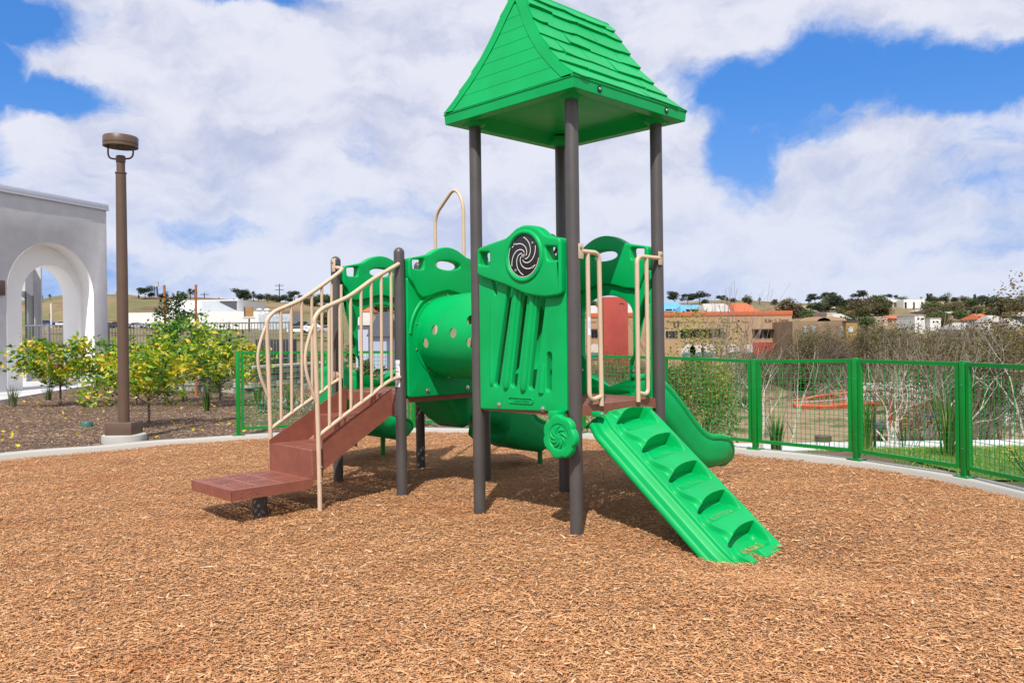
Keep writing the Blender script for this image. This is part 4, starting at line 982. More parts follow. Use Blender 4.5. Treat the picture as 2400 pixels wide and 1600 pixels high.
citrus(348, 1005, 12.1, 1.10, 1.2, 'citrus tree nearest the lamp post, thin trunk rising right of its footing', CG, seed=5, n=1350, leaf=.10, trunk=.42)
citrus(515, 956, 15.6, 1.36, 1.5, 'yellow and green citrus tree beside the end post of the green fence', CG, seed=8, n=1400, leaf=.115, trunk=.42)
citrus(0, 0, 0, 1.22, 1.3, 'leafy citrus tree behind the lamp post, partly hidden by the pole', CG, seed=12, n=1000, leaf=.115, trunk=.4, base=Vector((-7.3, 15.9, 0)))
citrus(0, 0, 0, 1.72, 1.25, 'bright green citrus tree in front of the two wooden stakes', CG, CITG, seed=14, n=1400, leaf=.125, base=Vector((-6.75, 16.8, 0)))
# dark tree held between two stakes
rgx = random.Random(4); ng = np.random.default_rng(4); tb = Vector((-7.75, 18.9, .03))
t = empty('staked_tree', tb, 0, 'taller dark leaved young tree tied between two orange brown stakes', 'tree')
m = MB(); tips = []; m.tube([(0, 0, -.1), (.02, 0, .7), (0, 0, 1.4), (.03, 0, 2.2)], [.025, .02, .016, .008], 8)
for k in range(12): a = k*2.4; branch(m, (0, 0, .9+k*.1), (math.cos(a), math.sin(a), .5), .38-.015*k, .008, 1, rgx, tips, 3, .2, .6, .1, (2, 2), 4)
m.build('trunk', BARK, t)
C = np.concatenate([np.array(q)[None]+ng.normal(0, .07, (26, 3)) for q, d in tips]+[np.array([0, 0, z])[None]+ng.normal(0, .06, (20, 3)) for z in np.linspace(1.4, 2.3, 7)])
V, F = leaves(C, .095, ng, .5, .3); v = ng.uniform(0, 1, len(C)); npmesh('leaves', V, F, DKG, t, np.concatenate([v, v]), kind='stuff')
for px, top, lab in ((385, 668, 'left one of two tall wooden tree stakes behind the citrus trees'), (453, 667, 'right one of two tall wooden tree stakes behind the citrus trees')):
    q = at(px+3, top, 18.9); m = MB(); m.tube([(.0, 0, -.2), (-.03 if px < 400 else .03, 0, q.z)], .030, 8); s_ = m.build('wooden_stake', WOODST, None, loc=(q.x, q.y, 0)); tag(s_, lab, 'stake', 'stakes of the young tree')
# grass tufts
GT = leafmat('grass_blade', [(0, (.05, .08, .03)), (.5, (.14, .19, .08)), (1, (.30, .33, .16))], .3, .5)
FX = leafmat('flax_blade', [(0, (.02, .05, .015)), (.5, (.06, .13, .03)), (1, (.25, .30, .06))], .3, .45)
def tuft(name, loc, n, hgt, spread, wd, m_, label, cat, group=None, seed=0, lean=.6, flowers=None):
    rg = np.random.default_rng(seed); V = []; F = []; var = []
    for k in range(n):
        a = rg.uniform(0, 6.28); r = rg.uniform(0, spread*.3); ln = hgt*rg.uniform(.55, 1.1); out = rg.uniform(.1, 1)*lean; ca, sa = math.cos(a), math.sin(a); w_ = wd*rg.uniform(.7, 1.2); v = rg.uniform()
        k0 = len(V)
        for s in range(5):
            u = s/4; h = ln*(u-.25*out*u*u); o_ = r+ln*out*(u**1.8)*.8; ww = w_*(1-u**1.5)*.5+.0008
            V += [(ca*o_-sa*ww, sa*o_+ca*ww, h), (ca*o_+sa*ww, sa*o_-ca*ww, h)]
        for s in range(4): F.append((k0+2*s, k0+2*s+1, k0+2*s+3, k0+2*s+2)); var.append(v)
    t = empty(name, loc, 0, label, cat, group); npmesh('blades', V, F, m_, t, var, kind='stuff'); return t
for i, (px, py, D, lab) in enumerate(((30, 955, 16.4, 'grey green grass tuft at the edge of the path, leftmost of the three'), (113, 940, 18.0, 'grey green grass tuft left of the leftmost citrus trunk'), (222, 930, 18.8, 'wide grey green grass tuft between the first citrus tree and the lamp post'))):
    p = at(px, py, D); tuft('grass_tuft', (p.x, p.y, .03), 70, .42, .25, .014, GT, lab, 'grass tuft', 'grass tufts along the path', i, .55)
p = at(600, 985, 13.2)
for i, (x, y, h, lab) in enumerate(((-5.45, 14.6, .55, 'green strappy plant behind the first fence panel, by the citrus tree'), (-4.75, 15.3, .5, 'light green iris clump in front of the stone wall'), (-3.85, 14.2, .6, 'yellow flowered strappy clump left of the stairs, behind the fence mesh'), (-3.4, 14.9, .55, 'green iris clump behind the stair rails'))):
    tuft('iris_clump', (x, y, .03), 46, h, .2, .02, FX, lab, 'plant', 'strappy clumps near the stone wall', 20+i, .4)
# flowers
def flowers(name, loc, n, spread, hgt, col, label, group, seed, leafy=True):
    rg = np.random.default_rng(seed); t = empty(name, loc, 0, label, 'flower', group)
    st_ = MB(); hd_ = MB()
    for k in range(n):
        x, y = rg.normal(0, spread, 2); z = hgt*rg.uniform(.6, 1.1); st_.tube([(x*.4, y*.4, 0), (x*.8, y*.8, z*.6), (x, y, z)], .004, 4, cap=False)
        for j in range(6):
            a = j*math.pi/3; r = .022; hd_.add([(x, y, z+.004), (x+r*math.cos(a-.35), y+r*math.sin(a-.35), z+.008), (x+1.5*r*math.cos(a), y+1.5*r*math.sin(a), z), (x+r*math.cos(a+.35), y+r*math.sin(a+.35), z+.008)], [(0, 1, 2, 3)])
    st_.build('stems', FX, t, kind='stuff'); hd_.build('blossoms', col, t, kind='stuff')
    if leafy:
        C = rg.normal(0, 1, (n*22, 3))*np.array([spread, spread, .05])+np.array([0, 0, .10]); C[:, 2] = np.abs(C[:, 2]); V, F = leaves(C, .06, rg, .4, .5); v = rg.uniform(0, 1, len(C)); npmesh('leaves', V, F, SILV, t, np.concatenate([v, v]), kind='stuff')
SILV = leafmat('silver_leaf', [(0, (.08, .10, .07)), (1, (.38, .42, .36))], .15, .6)
YEL = mat('yellow_petal', (.85, .48, .02), .6); ORG = mat('orange_petal', (.85, .22, .03), .6)
flowers('yellow_flowers', (-4.15, 15.0, .03), 16, .16, .42, YEL, 'orange yellow flowers on silver foliage before the stone wall', 'flowers in the bed', 1)
flowers('yellow_flowers', (-3.35, 13.9, .03), 16, .2, .38, YEL, 'yellow daisies on silver leaves behind the stair handrails', 'flowers in the bed', 2)
flowers('orange_flowers', (-4.35, 14.2, .03), 7, .05, .55, ORG, 'tall orange flower spike left of the stair handrails', 'flowers in the bed', 3)
flowers('yellow_flowers', (6.3, 13.2, tzf(6.3, 13.2)), 12, .12, .5, YEL, 'small yellow flowers by the third fence post from the right', 'flowers in the bed', 4, False)
flowers('yellow_flowers', (5.3, 8.2, tzf(5.3, 8.2)), 18, .18, .28, YEL, 'yellow flowers low behind the rightmost fence panel', 'flowers in the bed', 5, False)
# fallen yellow leaves on the bark
rg = np.random.default_rng(77); n = 210; C = np.stack([rg.uniform(-10.5, -3.2, n), rg.uniform(8.8, 17.5, n), np.zeros(n)], 1)
ok = inside(C[:, 0], C[:, 1], bed_poly); C = C[ok]; C[:, 2] = bed_z(C[:, 0], C[:, 1])+.022; V, F = leaves(C, .075, rg, .5, .05); v = rg.uniform(.7, 1, len(C)); o = npmesh('fallen_leaves', V, F, CIT, None, np.concatenate([v, v]), kind='stuff')
# round valve lid in the bed
p = at(204, 990, 12.4); m = MB(); m.lathe([(.085, -.03), (.085, .045), (.075, .06), (.05, .055), (.045, .06), (0, .06)], (0, 0, 0), 24); vl = m.build('valve_lid', mat('teal_plastic', (.05, .16, .13), .5, noise_amt=.3, nscale=30), None, loc=(p.x, p.y, .03)); tag(vl, 'small round teal valve lid lying in the bark left of the lamp post', 'lid')

# ------------------------------------------------------------------ the white building with the arch
STU = mat('grey_stucco', (.58, .58, .59), .9, c2=(.52, .52, .535), nscale=3, bump=.45, bscale=34, bdist=.012)
WST = mat('white_stucco', (.90, .89, .87), .9, c2=(.87, .86, .84), nscale=2, bump=.25, bscale=40, bdist=.01)
P1 = Vector((-13.15, 19.0, 0)); P2 = Vector((-11.62, 23.6, 0)); dW = (P2-P1).normalized()
bld = empty('arch_building', P2, math.atan2(dW.y, dW.x), 'grey stucco wing with a deep white arch and metal coping at the left edge', 'building')
# local axes: x along the wall (x=0 at the far right corner, negative towards the left), y into the building
def bray(px, py): 
    BI = (Matrix.Translation(bld.location) @ Matrix.Rotation(bld.rotation_euler.z, 4, 'Z')).inverted(); o = BI @ Vector((0, 0, CAMZ)); return o, (BI @ at(px, py, 1.))-o
def onwall(px, py, yl=0.): o, d = bray(px, py); t = (yl-o.y)/d.y; q = o+d*t; return q.x, q.z
def arch_pts(c, hw, zs, n=56, base=0.): return [(c-hw, base)]+[(c-hw*math.cos(a), zs+hw*1.0*math.sin(a)) for a in np.linspace(0, math.pi, n)]+[(c+hw, base)]
xa0, _ = onwall(15, 700); xa1, _ = onwall(220, 700); _, ztop = onwall(110, 569); _, zwl = onwall(0, 450); _, zwr = onwall(238, 488)
WZ = (zwl+zwr)/2; ca_, hw_ = (xa0+xa1)/2, (xa1-xa0)/2; zs_ = ztop-hw_
WM = frame((0, 0, 0), (1, 0, 0), (0, 0, 1), (0, -1, 0))
def wallplate(name, x0_, x1_, z1_, arch, yf, thick, m_, parent):
    c, hw, zz = arch; pts = [(x1_, 0), (x1_, z1_), (x0_, z1_), (x0_, 0)]+arch_pts(c, hw, zz)
    return plate(name, pts, [], thick, WM @ Matrix.Translation((0, 0, -(yf+thick/2))), m_, parent, bev=.012, res=1)
wallplate('wall', -12, 0, WZ, (ca_, hw_, zs_), 0, .42, STU, bld)
bx0, _ = onwall(52, 750, .42); bx1, _ = onwall(183, 750, .42); _, bt = onwall(122, 622, .42)
hw2 = (bx1-bx0)/2; c2_ = (bx0+bx1)/2
wallplate('inner_arch', xa0-.6, -.02, WZ-.6, (c2_, hw2, bt-hw2), .422, .55, WST, bld)
m = MB()                                                 # white lining of the outer arch
ap = arch_pts(ca_, hw_-.002, zs_, 56, 0.); m.grid([[(x, -.004, z) for x, z in ap], [(x, .425, z) for x, z in ap]], smooth=True); m.build('arch_lining', WST, bld)
m = MB(); m.box((-12, -.045, WZ), (.045, .50, WZ+.16), ch=.006); m.box((-12, -.055, WZ-.02), (.055, .51, WZ+.01), ch=.004); m.build('coping', mat('metal_coping', (.62, .64, .68), .35, metal=.3), bld)
m = MB(); m.box((-12, .03, 0), (xa0-.05, .30, .22)); m.build('plinth', CONC, bld)
# side wall with a tall window seen through the arch
q0 = at(66, 760, 29.); q1 = at(97, 760, 29.); BI = (Matrix.Translation(bld.location) @ Matrix.Rotation(bld.rotation_euler.z, 4, 'Z')).inverted()
bw = empty('back_wing', (0, 0, 0), 0, 'grey rear wing with a tall dark green window, seen through the arch', 'building')
m = MB(); a0 = at(-40, 760, 27.5); a1 = at(80, 760, 28.5); a2 = at(98, 760, 28.3); dd = (a1-a0); dd.z = 0; dd.normalize(); n2 = Vector((-dd.y, dd.x, 0))
def wbox(m, p, q, th, z0, z1): 
    p = Vector((p.x, p.y, 0)); q = Vector((q.x, q.y, 0)); u = (q-p).normalized(); nn = Vector((-u.y, u.x, 0))
    m.prism([tuple((v)[:2]) for v in (p, q, q+nn*th, p+nn*th)], z0, z1)
wbox(m, at(60, 760, 25.6), at(80, 760, 30.), .3, 2.9, 4.1); wbox(m, at(60, 760, 25.6), at(80, 760, 30.), .3, 0, .95); m.build('wall', STU, bw)
m = MB(); wbox(m, at(79, 760, 29.8), at(97, 760, 29.9), .35, 0, 4.1); m.build('wall', STU, bw)
m = MB(); wbox(m, at(63, 760, 25.9), at(79.5, 760, 29.7), .05, .95, 2.9); m.build('window', GLASS, bw)
m = MB(); wbox(m, at(76.5, 760, 28.9), at(80.5, 760, 29.6), .09, .93, 2.95); m.build('window_frame', LAMP, bw)
m = MB(); p_ = onwall(-4, 655); m.box((p_[0]-.25, -.06, 1.3+(787-670)/FPX*19.3), (onwall(8, 650)[0], -.012, 1.3+(787-633)/FPX*19.3), ch=.005); m.build('wall_sign', LAMP, bld)

# ------------------------------------------------------------------ picket railing, stone wall
RAILM = mat('rail_grey', (.19, .19, .20), .45, noise_amt=.1); 
ra, rb = at(60, 755, 24.9), at(678, 757, 24.9)
ra.z = rb.z = 0; rlen = (rb-ra).length; rail = empty('picket_railing', rb, math.pi, 'dark grey metal picket railing between the white building and the stair handrails', 'fence')
RT = 1.30+(YH-756+9)/FPX*24.9; RB = .60
m = MB(); m.box((0, -.02, RT-.04), (rlen, .02, RT), ch=.003); m.build('top_rail', RAILM, rail)
m = MB(); m.box((0, -.02, RB+.10), (rlen, .02, RB+.14), ch=.003); m.build('bottom_rail', RAILM, rail)
pk = None; x = .115
while x < rlen:
    if pk is None: m = MB(); m.box((-.009, -.009, RB+.14), (.009, .009, RT-.04)); pk = m.build('picket', RAILM, rail)
    else: c = pk.copy(); COL.objects.link(c); pk2 = c; c.location = (x-.115, 0, 0); 
    x += .094
pk.location = (0, 0, 0)
for o_ in rail.children:
    if o_.name.startswith('picket'): o_.location.x += .115
x = 0
while x < rlen:
    m = MB(); m.box((x-.03, -.03, 0), (x+.03, .03, RT+.02), ch=.004); m.build('post', RAILM, rail); x += 1.83
STN = [mat('stone_%s' % n_, c_, .9, noise_amt=.35, nscale=14, bump=.6, bscale=30, bdist=.02) for n_, c_ in (('grey', (.36, .34, .31)), ('pale', (.48, .46, .42)), ('dark', (.24, .23, .21)))]
sw = empty('stone_wall', (-6.3, 19.3, 0), 0, 'low rough grey block retaining wall with concrete cap behind the green fence', 'wall')
wl = [(-10.6, 21.9), (-7.9, 20.7), (-6.2, 19.25), (-5.35, 21.6), (-4.9, 23.6)]; rs = random.Random(2); nb = 0; blk = [None]*6
for i in range(6):
    bm = bmesh.new(); bmesh.ops.create_cube(bm, size=1); bmesh.ops.bevel(bm, geom=bm.edges[:], offset=.09, segments=1, affect='EDGES')
    for v in bm.verts: v.co += Vector([rs.uniform(-.05, .05) for _ in range(3)])
    me = bpy.data.meshes.new('block'); bm.to_mesh(me); bm.free(); me.materials.append(STN[i % 3]); blk[i] = me
for i in range(len(wl)-1):
    a, b = Vector((*wl[i], 0)), Vector((*wl[i+1], 0)); d = b-a; ln = d.length; d.normalize(); an = math.atan2(d.y, d.x)
    for row in range(4):
        x = -.1*(row % 2)
        while x < ln-.06:
            wb = rs.uniform(.24, .38) if ln < 2.7 or i > 1 else rs.uniform(.3, .42); wb = min(wb, ln-x)
            o_ = bpy.data.objects.new('stone_block', blk[rs.randrange(6)]); COL.objects.link(o_); o_.parent = sw; c = a+d*(x+wb/2)-Vector((-6.3, 19.3, 0))
            o_.location = (c.x, c.y, .075+row*.15); o_.scale = (wb-.012, .26+rs.uniform(-.02, .02), .14); o_.rotation_euler.z = an; x += wb; nb += 1
    m = MB(); c = a+d*ln/2-Vector((-6.3, 19.3, 0)); m.box((-ln/2-.05, -.17, .605), (ln/2+.05, .17, .675), Matrix.Translation((c.x, c.y, 0)) @ Matrix.Rotation(an, 4, 'Z'), ch=.01); m.build('cap', CONC, sw)
# outdoor furniture on the terrace
RW = mat('dark_red_wood', (.16, .03, .02), .6, noise_amt=.2); FB = mat('brown_wicker', (.10, .05, .035), .8, noise_amt=.3, nscale=30)
def deck_chair(loc, rz, lab):
    t = empty('deck_chair', loc, rz, lab, 'chair', 'dark red chairs on the terrace')
    m = MB(); m.box((-.28, -.26, .36), (.28, .28, .42), ch=.01); m.build('seat', RW, t)
    for k in range(5): m = MB(); m.box((-.27+k*.11, .24, .40), (-.175+k*.11, .28, .98), Matrix.Rotation(R(-14), 4, 'X'), ch=.006); m.build('slat', RW, t)
    for s in (-1, 1):
        m = MB(); m.box((s*.33-.05, -.30, .56), (s*.33+.05, .30, .59), ch=.005); m.build('armrest', RW, t)
        m = MB(); m.box((s*.30-.02, -.27, 0), (s*.30+.02, -.22, .56)); m.build('leg', RW, t); m = MB(); m.box((s*.30-.02, .2, 0), (s*.30+.02, .25, .56)); m.build('leg', RW, t)
for px, D, rz, lab in ((152, 23.9, .4, 'dark chair seen through the arch, left of the pair there'), (178, 23.6, -.5, 'dark chair seen through the arch, right of the pair there'), (262, 23.2, .3, 'dark red chair right of the arch building'), (298, 23.4, 2.6, 'red chair just left of the lamp pole'), (318, 23.3, -2.4, 'dark red chair just right of the lamp pole')):
    p = at(px, 800, D); deck_chair((p.x, p.y, .07), rz, lab)
p = at(365, 800, 23.4); t = empty('round_table', (p.x, p.y, .07), 0, 'round dark wicker table right of the lamp pole on the terrace', 'table')
m = MB(); m.lathe([(.58, .66), (.6, .67), (.6, .72), (.58, .735), (0, .735)], n=32); m.build('table_top', FB, t); m = MB(); m.lathe([(.32, 0), (.30, .3), (.34, .66)], n=20); m.build('leg', FB, t)
p = at(610, 800, 23.6); m = MB(); m.box((-.55, -.3, 0), (.55, .3, 1.25), ch=.02); m.box((-.5, -.31, .7), (.5, -.295, .74)); o = m.build('utility_cabinet', mat('black_paint', (.02, .02, .022), .6), None, loc=(p.x, p.y+1.6, .05)); tag(o, 'black cabinet behind the picket railing, left of the stairs', 'cabinet')

# ------------------------------------------------------------------ park behind the fence, on the right
LAWN = leafmat('lawn_blade', [(0, (.09, .17, .015)), (.5, (.18, .31, .03)), (1, (.34, .44, .07))], .3, .6)
def patch(name, poly, m_, dz=.02, step=.35, kind='structure'):
    xs_ = [p[0] for p in poly]; ys_ = [p[1] for p in poly]
    o = sheet(name, np.arange(min(xs_), max(xs_)+step, step), np.arange(min(ys_), max(ys_)+step, step), lambda x, y: tz(x, y)+dz, poly, m_); tag(o, kind=kind); return o
LG = mat('lawn_ground', (.085, .15, .025), .95, c2=(.05, .10, .015), nscale=3, bump=.5, bscale=40)
lawn_poly = [(4.6, 8.2), (7.5, 5), (22, 5), (24, 20.1), (14, 18.7), (9, 18.1), (5.4, 17.1), (4.7, 15), (4.6, 12.6), (4.4, 10)]
patch('lawn', lawn_poly, LG, .02)
rg = np.random.default_rng(31); n = 70000; x = rg.uniform(4.4, 16, n); y = rg.uniform(6, 21.5, n); ok = inside(x, y, lawn_poly) & (x < .75*y); x, y = x[ok], y[ok]; n = len(x)
C = np.stack([x, y, tz(x, y)+.02], 1); a = rg.uniform(0, 6.28, n); h = rg.uniform(.03, .07, n); w_ = .006
V = np.stack([C+np.stack([np.cos(a)*w_, np.sin(a)*w_, 0*a], 1), C-np.stack([np.cos(a)*w_, np.sin(a)*w_, 0*a], 1), C+np.stack([rg.normal(0, .02, n), rg.normal(0, .02, n), h], 1)], 1).reshape(-1, 3)
k = np.arange(n)*3; npmesh('lawn_grass', V, np.stack([k, k+1, k+2], 1), LAWN, None, np.clip(rg.beta(2, 2, n)+.2*np.sin(x*1.3), 0, 1), kind='stuff')
path_poly = [(1.2, 12.4), (3.0, 12.5), (4.2, 13.6), (3.9, 15.5), (5.2, 17.2), (9, 18.2), (14, 18.8), (24, 20.2), (36, 23), (36, 26.5), (24, 25.2), (14, 24.3), (8, 24.4), (3.4, 24.6), (.5, 20)]
patch('park_path', path_poly, mat('pale_concrete', (.60, .60, .58), .85, c2=(.52, .52, .50), nscale=1.4), .045, .25)
# sandy path crossing low in the valley
pf = [at(560, 700, 1)]
# scrub and bushes just behind the kerb
def bush(name, x, y, n, lumps, mt, leaf, label, group=None, seed=0, stems=True, cat='bush', z=None, sparse=1.):
    ng = np.random.default_rng(seed); z = tzf(x, y) if z is None else z; t = empty(name, (x, y, z), 0, label, cat, group)
    if stems:
        m = MB(); rgx = random.Random(seed); tips = []; top = max(l[2]+l[5] for l in lumps)
        for k in range(9): a = rgx.uniform(0, 6.28); branch(m, (.1*math.cos(a), .1*math.sin(a), -.1), (math.cos(a)*.35, math.sin(a)*.35, 1), top*.5, .018*top/2+.006, 2, rgx, tips, 4, .2, .5, .25, (2, 3), 4)
        m.build('stems', TWIG, t)
    C = cloud_pts(lumps, n, ng); V, F = leaves(C, leaf, ng, .5, .1); v = np.clip(ng.beta(2, 2, len(C))+.25*np.sin(C[:, 0]*3.1+seed)*np.sin(C[:, 2]*3.7), 0, 1); npmesh('leaves', V, F, mt, t, np.concatenate([v, v]), kind='stuff'); return t
bush('shrub', 2.80, 12.3, 9500, [(0, 0, .55, .62, .6, .72), (-.6, .1, .45, .5, .4, .62), (.1, .2, 1.05, .5, .5, .42), (-.5, .2, 1.0, .4, .4, .35)], YG, .05, 'dense yellow green shrub behind the fence, just right of the slide', seed=3)
bush('shrub', 1.6, 13.2, 2600, [(0, 0, .35, .9, .5, .5), (-.9, .2, .3, .5, .4, .35)], YG, .06, 'low yellow green shrub behind the fence, between the tower posts', seed=4)
bush('open_tree', 4.3, 18.6, 2600, [(0, 0, 2.1, .9, .7, .55), (-.3, 0, 2.9, .55, .5, .5), (.5, 0, 2.6, .6, .5, .5), (.1, 0, 1.2, .8, .6, .6)], YG, .07, 'thin tree with fresh green leaves rising in front of the tan building', seed=5, cat='tree')
for i, (x, y, s_, lab) in enumerate(((.7, 14.0, .8, 'low weedy bush under the deck, behind the fence mesh'), (-.3, 14.6, .6, 'low green weeds behind the fence below the crawl tube'), (-1.3, 14.2, .55, 'low weeds behind the fence near the middle fence post'))):
    bush('low_bush', x, y, 1100, [(0, 0, .2*s_, .8*s_, .5*s_, .3*s_)], YG, .05, lab, 'weeds behind the fence', 40+i, False)
for i, (px, py, D, h, lab) in enumerate(((1605*1.0, 1060, 12.6, .9, 'tall dark green flax clump at the fence, right of the shrub'), (2222, 1085, 10.2, .95, 'large flax clump with yellow green bases left of the right fence post'), (2030, 1080, 11.5, .8, 'narrow pale flax clump beside the middle right fence post'), (1820, 1055, 13.2, .75, 'flax clump behind the second panel from the slide'))):
    p = at(px, py, D); x, y = p.x, p.y; tuft('flax_clump', (x, y, tzf(x, y)), 60, h, .3, .03, FX, lab, 'plant', 'flax clumps along the lawn', 60+i, .38)
# bollard lights by the path
def bollard(p, lab, s=1.):
    t = empty('bollard_light', p, 0, lab, 'lamp', 'short path lights'); m = MB(); m.lathe([(.045, -.4), (.045, .62), (.05, .63), (.05, .66), (.03, .67)], n=14); m.build('pole', LAMP, t)
    m = MB(); m.tube(fillet([(-.11, 0, .86), (-.11, 0, .68), (.11, 0, .68), (.11, 0, .86)], .06, 6), .009, 8); m.build('bracket', LAMP, t)
    m = MB(); m.lathe([(.13, .86), (.145, .865), (.145, .96), (.135, .97), (0, .975)], n=24); m.build('lamp_head', LAMP, t)
p = at(1929, 1027, 14.6); bollard((p.x, p.y, p.z-.915), 'bronze path light with round head behind the middle fence panel')
# lamp with square footing and slim black pole
p = at(2050, 1072, 16.2); t = empty('slim_lamp', (p.x, p.y, p.z), 0, 'slim black pole on a grey concrete footing beside the park path', 'lamp'); m = MB(); m.lathe([(.10, -.5), (.10, .16), (0, .165)], n=18); m.build('footing', CONC, t); m = MB(); m.lathe([(.03, .16), (.022, .3), (.022, 1.05), (0, 1.06)], n=10); m.build('pole', BLACK, t)

# ---- red footbridge, columns, blue shade sails
RED = mat('bridge_red', (.50, .085, .045), .6, noise_amt=.15, nscale=1.); BLU = mat('shade_cloth_blue', (.025, .04, .24), .8); SILVER = mat('galvanised', (.5, .5, .52), .4, metal=.5)
br = empty('footbridge', at(2150, 925, 62), 0, 'red painted steel footbridge crossing the valley behind the fence', 'bridge'); O = br.location.copy()
def bp(px, py, D=62.): return at(px, py, D)-O
pth = [(1860, 938), (1930, 926), (2010, 918), (2080, 914), (2160, 921), (2240, 933), (2330, 948), (2430, 962)]
for nm, dy, r in (('top_rail', 0, .10), ('deck_beam', 30, .22), ('mid_rail', 14, .05)):
    for dd_ in (0, 2.2):
        m = MB(); m.tube([bp(x, y+dy*(.35+.65*min(1, (x-1850)/90)), 62+dd_) for x, y in pth], r, 6); m.build(nm, RED if nm != 'mid_rail' else SILVER, br)
m = MB()
for k in range(46):
    x = 1872+k*12.; y = np.interp(x, [p_[0] for p_ in pth], [p_[1] for p_ in pth]); m.tube([bp(x, y), bp(x, y+30*(.35+.65*min(1, (x-1850)/90)))], .05, 4)
    if k % 2 == 0: m.tube([bp(x, y+2), bp(x+12, y+28)], .04, 4)
m.build('balusters', RED, br, kind='stuff')
for px, y0_, y1_, m_ in ((2095, 945, 985, RED), (2181, 940, 975, RED), (2319, 950, 975, RED)):
    a, b = bp(px, y0_), bp(px, y1_); m = MB(); m.tube([a, b], .42, 14); m.build('pier', m_, br); a, b = bp(px, y1_), bp(px, y1_+90); m = MB(); m.tube([a, b], .44, 14); m.build('pier_base', WST, br)
for i, (pts, lab) in enumerate((([(2128, 982, 58), (2190, 950, 66), (2240, 960, 60), (2236, 972, 56)], 'blue shade sail under the bridge, left one'), ([(2260, 968, 58), (2300, 962, 64), (2340, 950, 64), (2372, 962, 57), (2300, 974, 55)], 'blue shade sail under the bridge, right one'))):
    q = [at(*p_) for p_ in pts]; c = sum(q, Vector())/len(q); t = empty('shade_sail', c, 0, lab, 'sail', 'blue shade sails'); cc = (0, 0, -.15); m = MB()
    up_ = [(v-c) for v in q]; n = len(q); m.add([tuple(v) for v in up_]+[cc]+[(v.x, v.y, v.z-.04) for v in up_]+[(0, 0, -.19)], [(k, (k+1) % n, n) for k in range(n)]+[(n+1+(k+1) % n, n+1+k, 2*n+1) for k in range(n)]); m.build('cloth', BLU, t)
    for v in up_[:4:1]: m = MB(); m.tube([v, (v.x, v.y, v.z-4.5)], .10, 8); m.build('post', mat('sail_post', (.45, .46, .47), .6), t)
# ramp wall and red low fences of the park below
m = MB(); a, b = at(2085, 1010, 52), at(2330, 985, 66)
for i, (pa, pb, hh, mt, lab, nm) in enumerate(((at(2087, 988, 56), at(2190, 992, 60), 1.3, RED, 'low red fence of the playground in the valley', 'low_fence'), (at(2330, 965, 60), at(2430, 960, 60), 1.8, WST, 'pale wall at the far right under the bridge', 'park_wall'), (at(2000, 925, 78), at(2330, 905, 86), .9, CONC2, 'pale retaining wall across the creek bank', 'bank_wall'))):
    d = pb-pa; ln = d.length; an = math.atan2(d.y, d.x); t = empty(nm, pa, an, lab, 'fence' if mt is RED else 'wall'); sl = math.atan2(d.z, math.hypot(d.x, d.y))
    M = Matrix.Rotation(-sl, 4, 'Y')
    if mt is RED:
        for z in (.1, hh): m = MB(); m.box((0, -.04, z-.04), (ln, .04, z+.04), M); m.build('rail', RED, t)
        for k in range(int(ln/.45)): m = MB(); m.box((k*.45-.03, -.03, -.4), (k*.45+.03, .03, hh), M); m.build('picket', RED, t)
    else: m = MB(); m.box((0, -.15, -1), (ln, .15, hh), M); m.build('wall', mt, t); m = MB(); m.box((-.05, -.2, hh), (ln+.05, .2, hh+.12), M); m.build('cap', CONC, t)
p0_ = at(2160, 958, 66); t = empty('ramada', p0_, 0, 'dark low pitched shelter roof between the park columns', 'shelter')
m = MB(); m.add([(-4.5, -2, -1.4), (4.5, -2, -1.7), (4.8, 2.5, -1.6), (-4.2, 2.5, -1.3), (0, 0, -.4)], [(0, 1, 4), (1, 2, 4), (2, 3, 4), (3, 0, 4), (3, 2, 1, 0)]); m.build('roof', mat('shelter_roof', (.12, .10, .13), .8), t)
for sx in (-4, 4): m = MB(); m.box((sx-.15, -1.6, -4.5), (sx+.15, -1.3, -1.5)); m.build('post', RW, t)

# ------------------------------------------------------------------ buildings across the valley
def block(name, px0, px1, pyt, D, depth, base, wallm, label, cat='building', group=None, yaw=0., roofm=None, par=.0, gable=False, windows=(), wm=GLASS, slab=.25):
    a, b = at(px0, pyt, D), at(px1, pyt, D); w_ = b.x-a.x; z1 = (a.z+b.z)/2; t = empty(name, (a.x, D, base), yaw, label, cat, group); h = z1-base
    if gable:
        eave = h*(1-gable); m = MB(); m.box((0, 0, -3), (w_, depth, eave)); m.build('wall', wallm, t)
        m = MB(); o_ = .5; m.add([(-o_, -o_, eave), (w_+o_, -o_, eave), (w_+o_, depth+o_, eave), (-o_, depth+o_, eave), (w_*.12, depth/2, h), (w_*.88, depth/2, h)], [(0, 1, 5, 4), (1, 2, 5), (2, 3, 4, 5), (3, 0, 4), (3, 2, 1, 0)]); m.build('roof', roofm, t)
    else:
        m = MB(); m.box((0, 0, -3), (w_, depth, h-par)); m.build('wall', wallm, t)
        if roofm: m = MB(); m.box((-.08, -.08, h-par), (w_+.08, depth+.08, h), ch=.02); m.build('parapet', roofm, t)
    for (x0_, x1_, y0_, y1_) in windows:
        c0, c1 = at(x0_, y0_, D), at(x1_, y1_, D); xa, xb = c0.x-a.x, c1.x-a.x; za, zb_ = c1.z-base, c0.z-base
        m = MB(); m.box((xa, -.07, za), (xb, -.004, zb_)); wn = m.build('window', wm, t)
        m = MB(); m.box((xa-.05, -.12, zb_), (xb+.05, -.003, zb_+.08)); m.build('window_head', CONC2, wn)
    return t, a
TANW = mat('tan_wall', (.42, .28, .165), .9, c2=(.37, .24, .14), nscale=.25, bump=.1, bscale=6); TANL = mat('pale_tan_wall', (.52, .40, .28), .9, noise_amt=.1, nscale=.4)
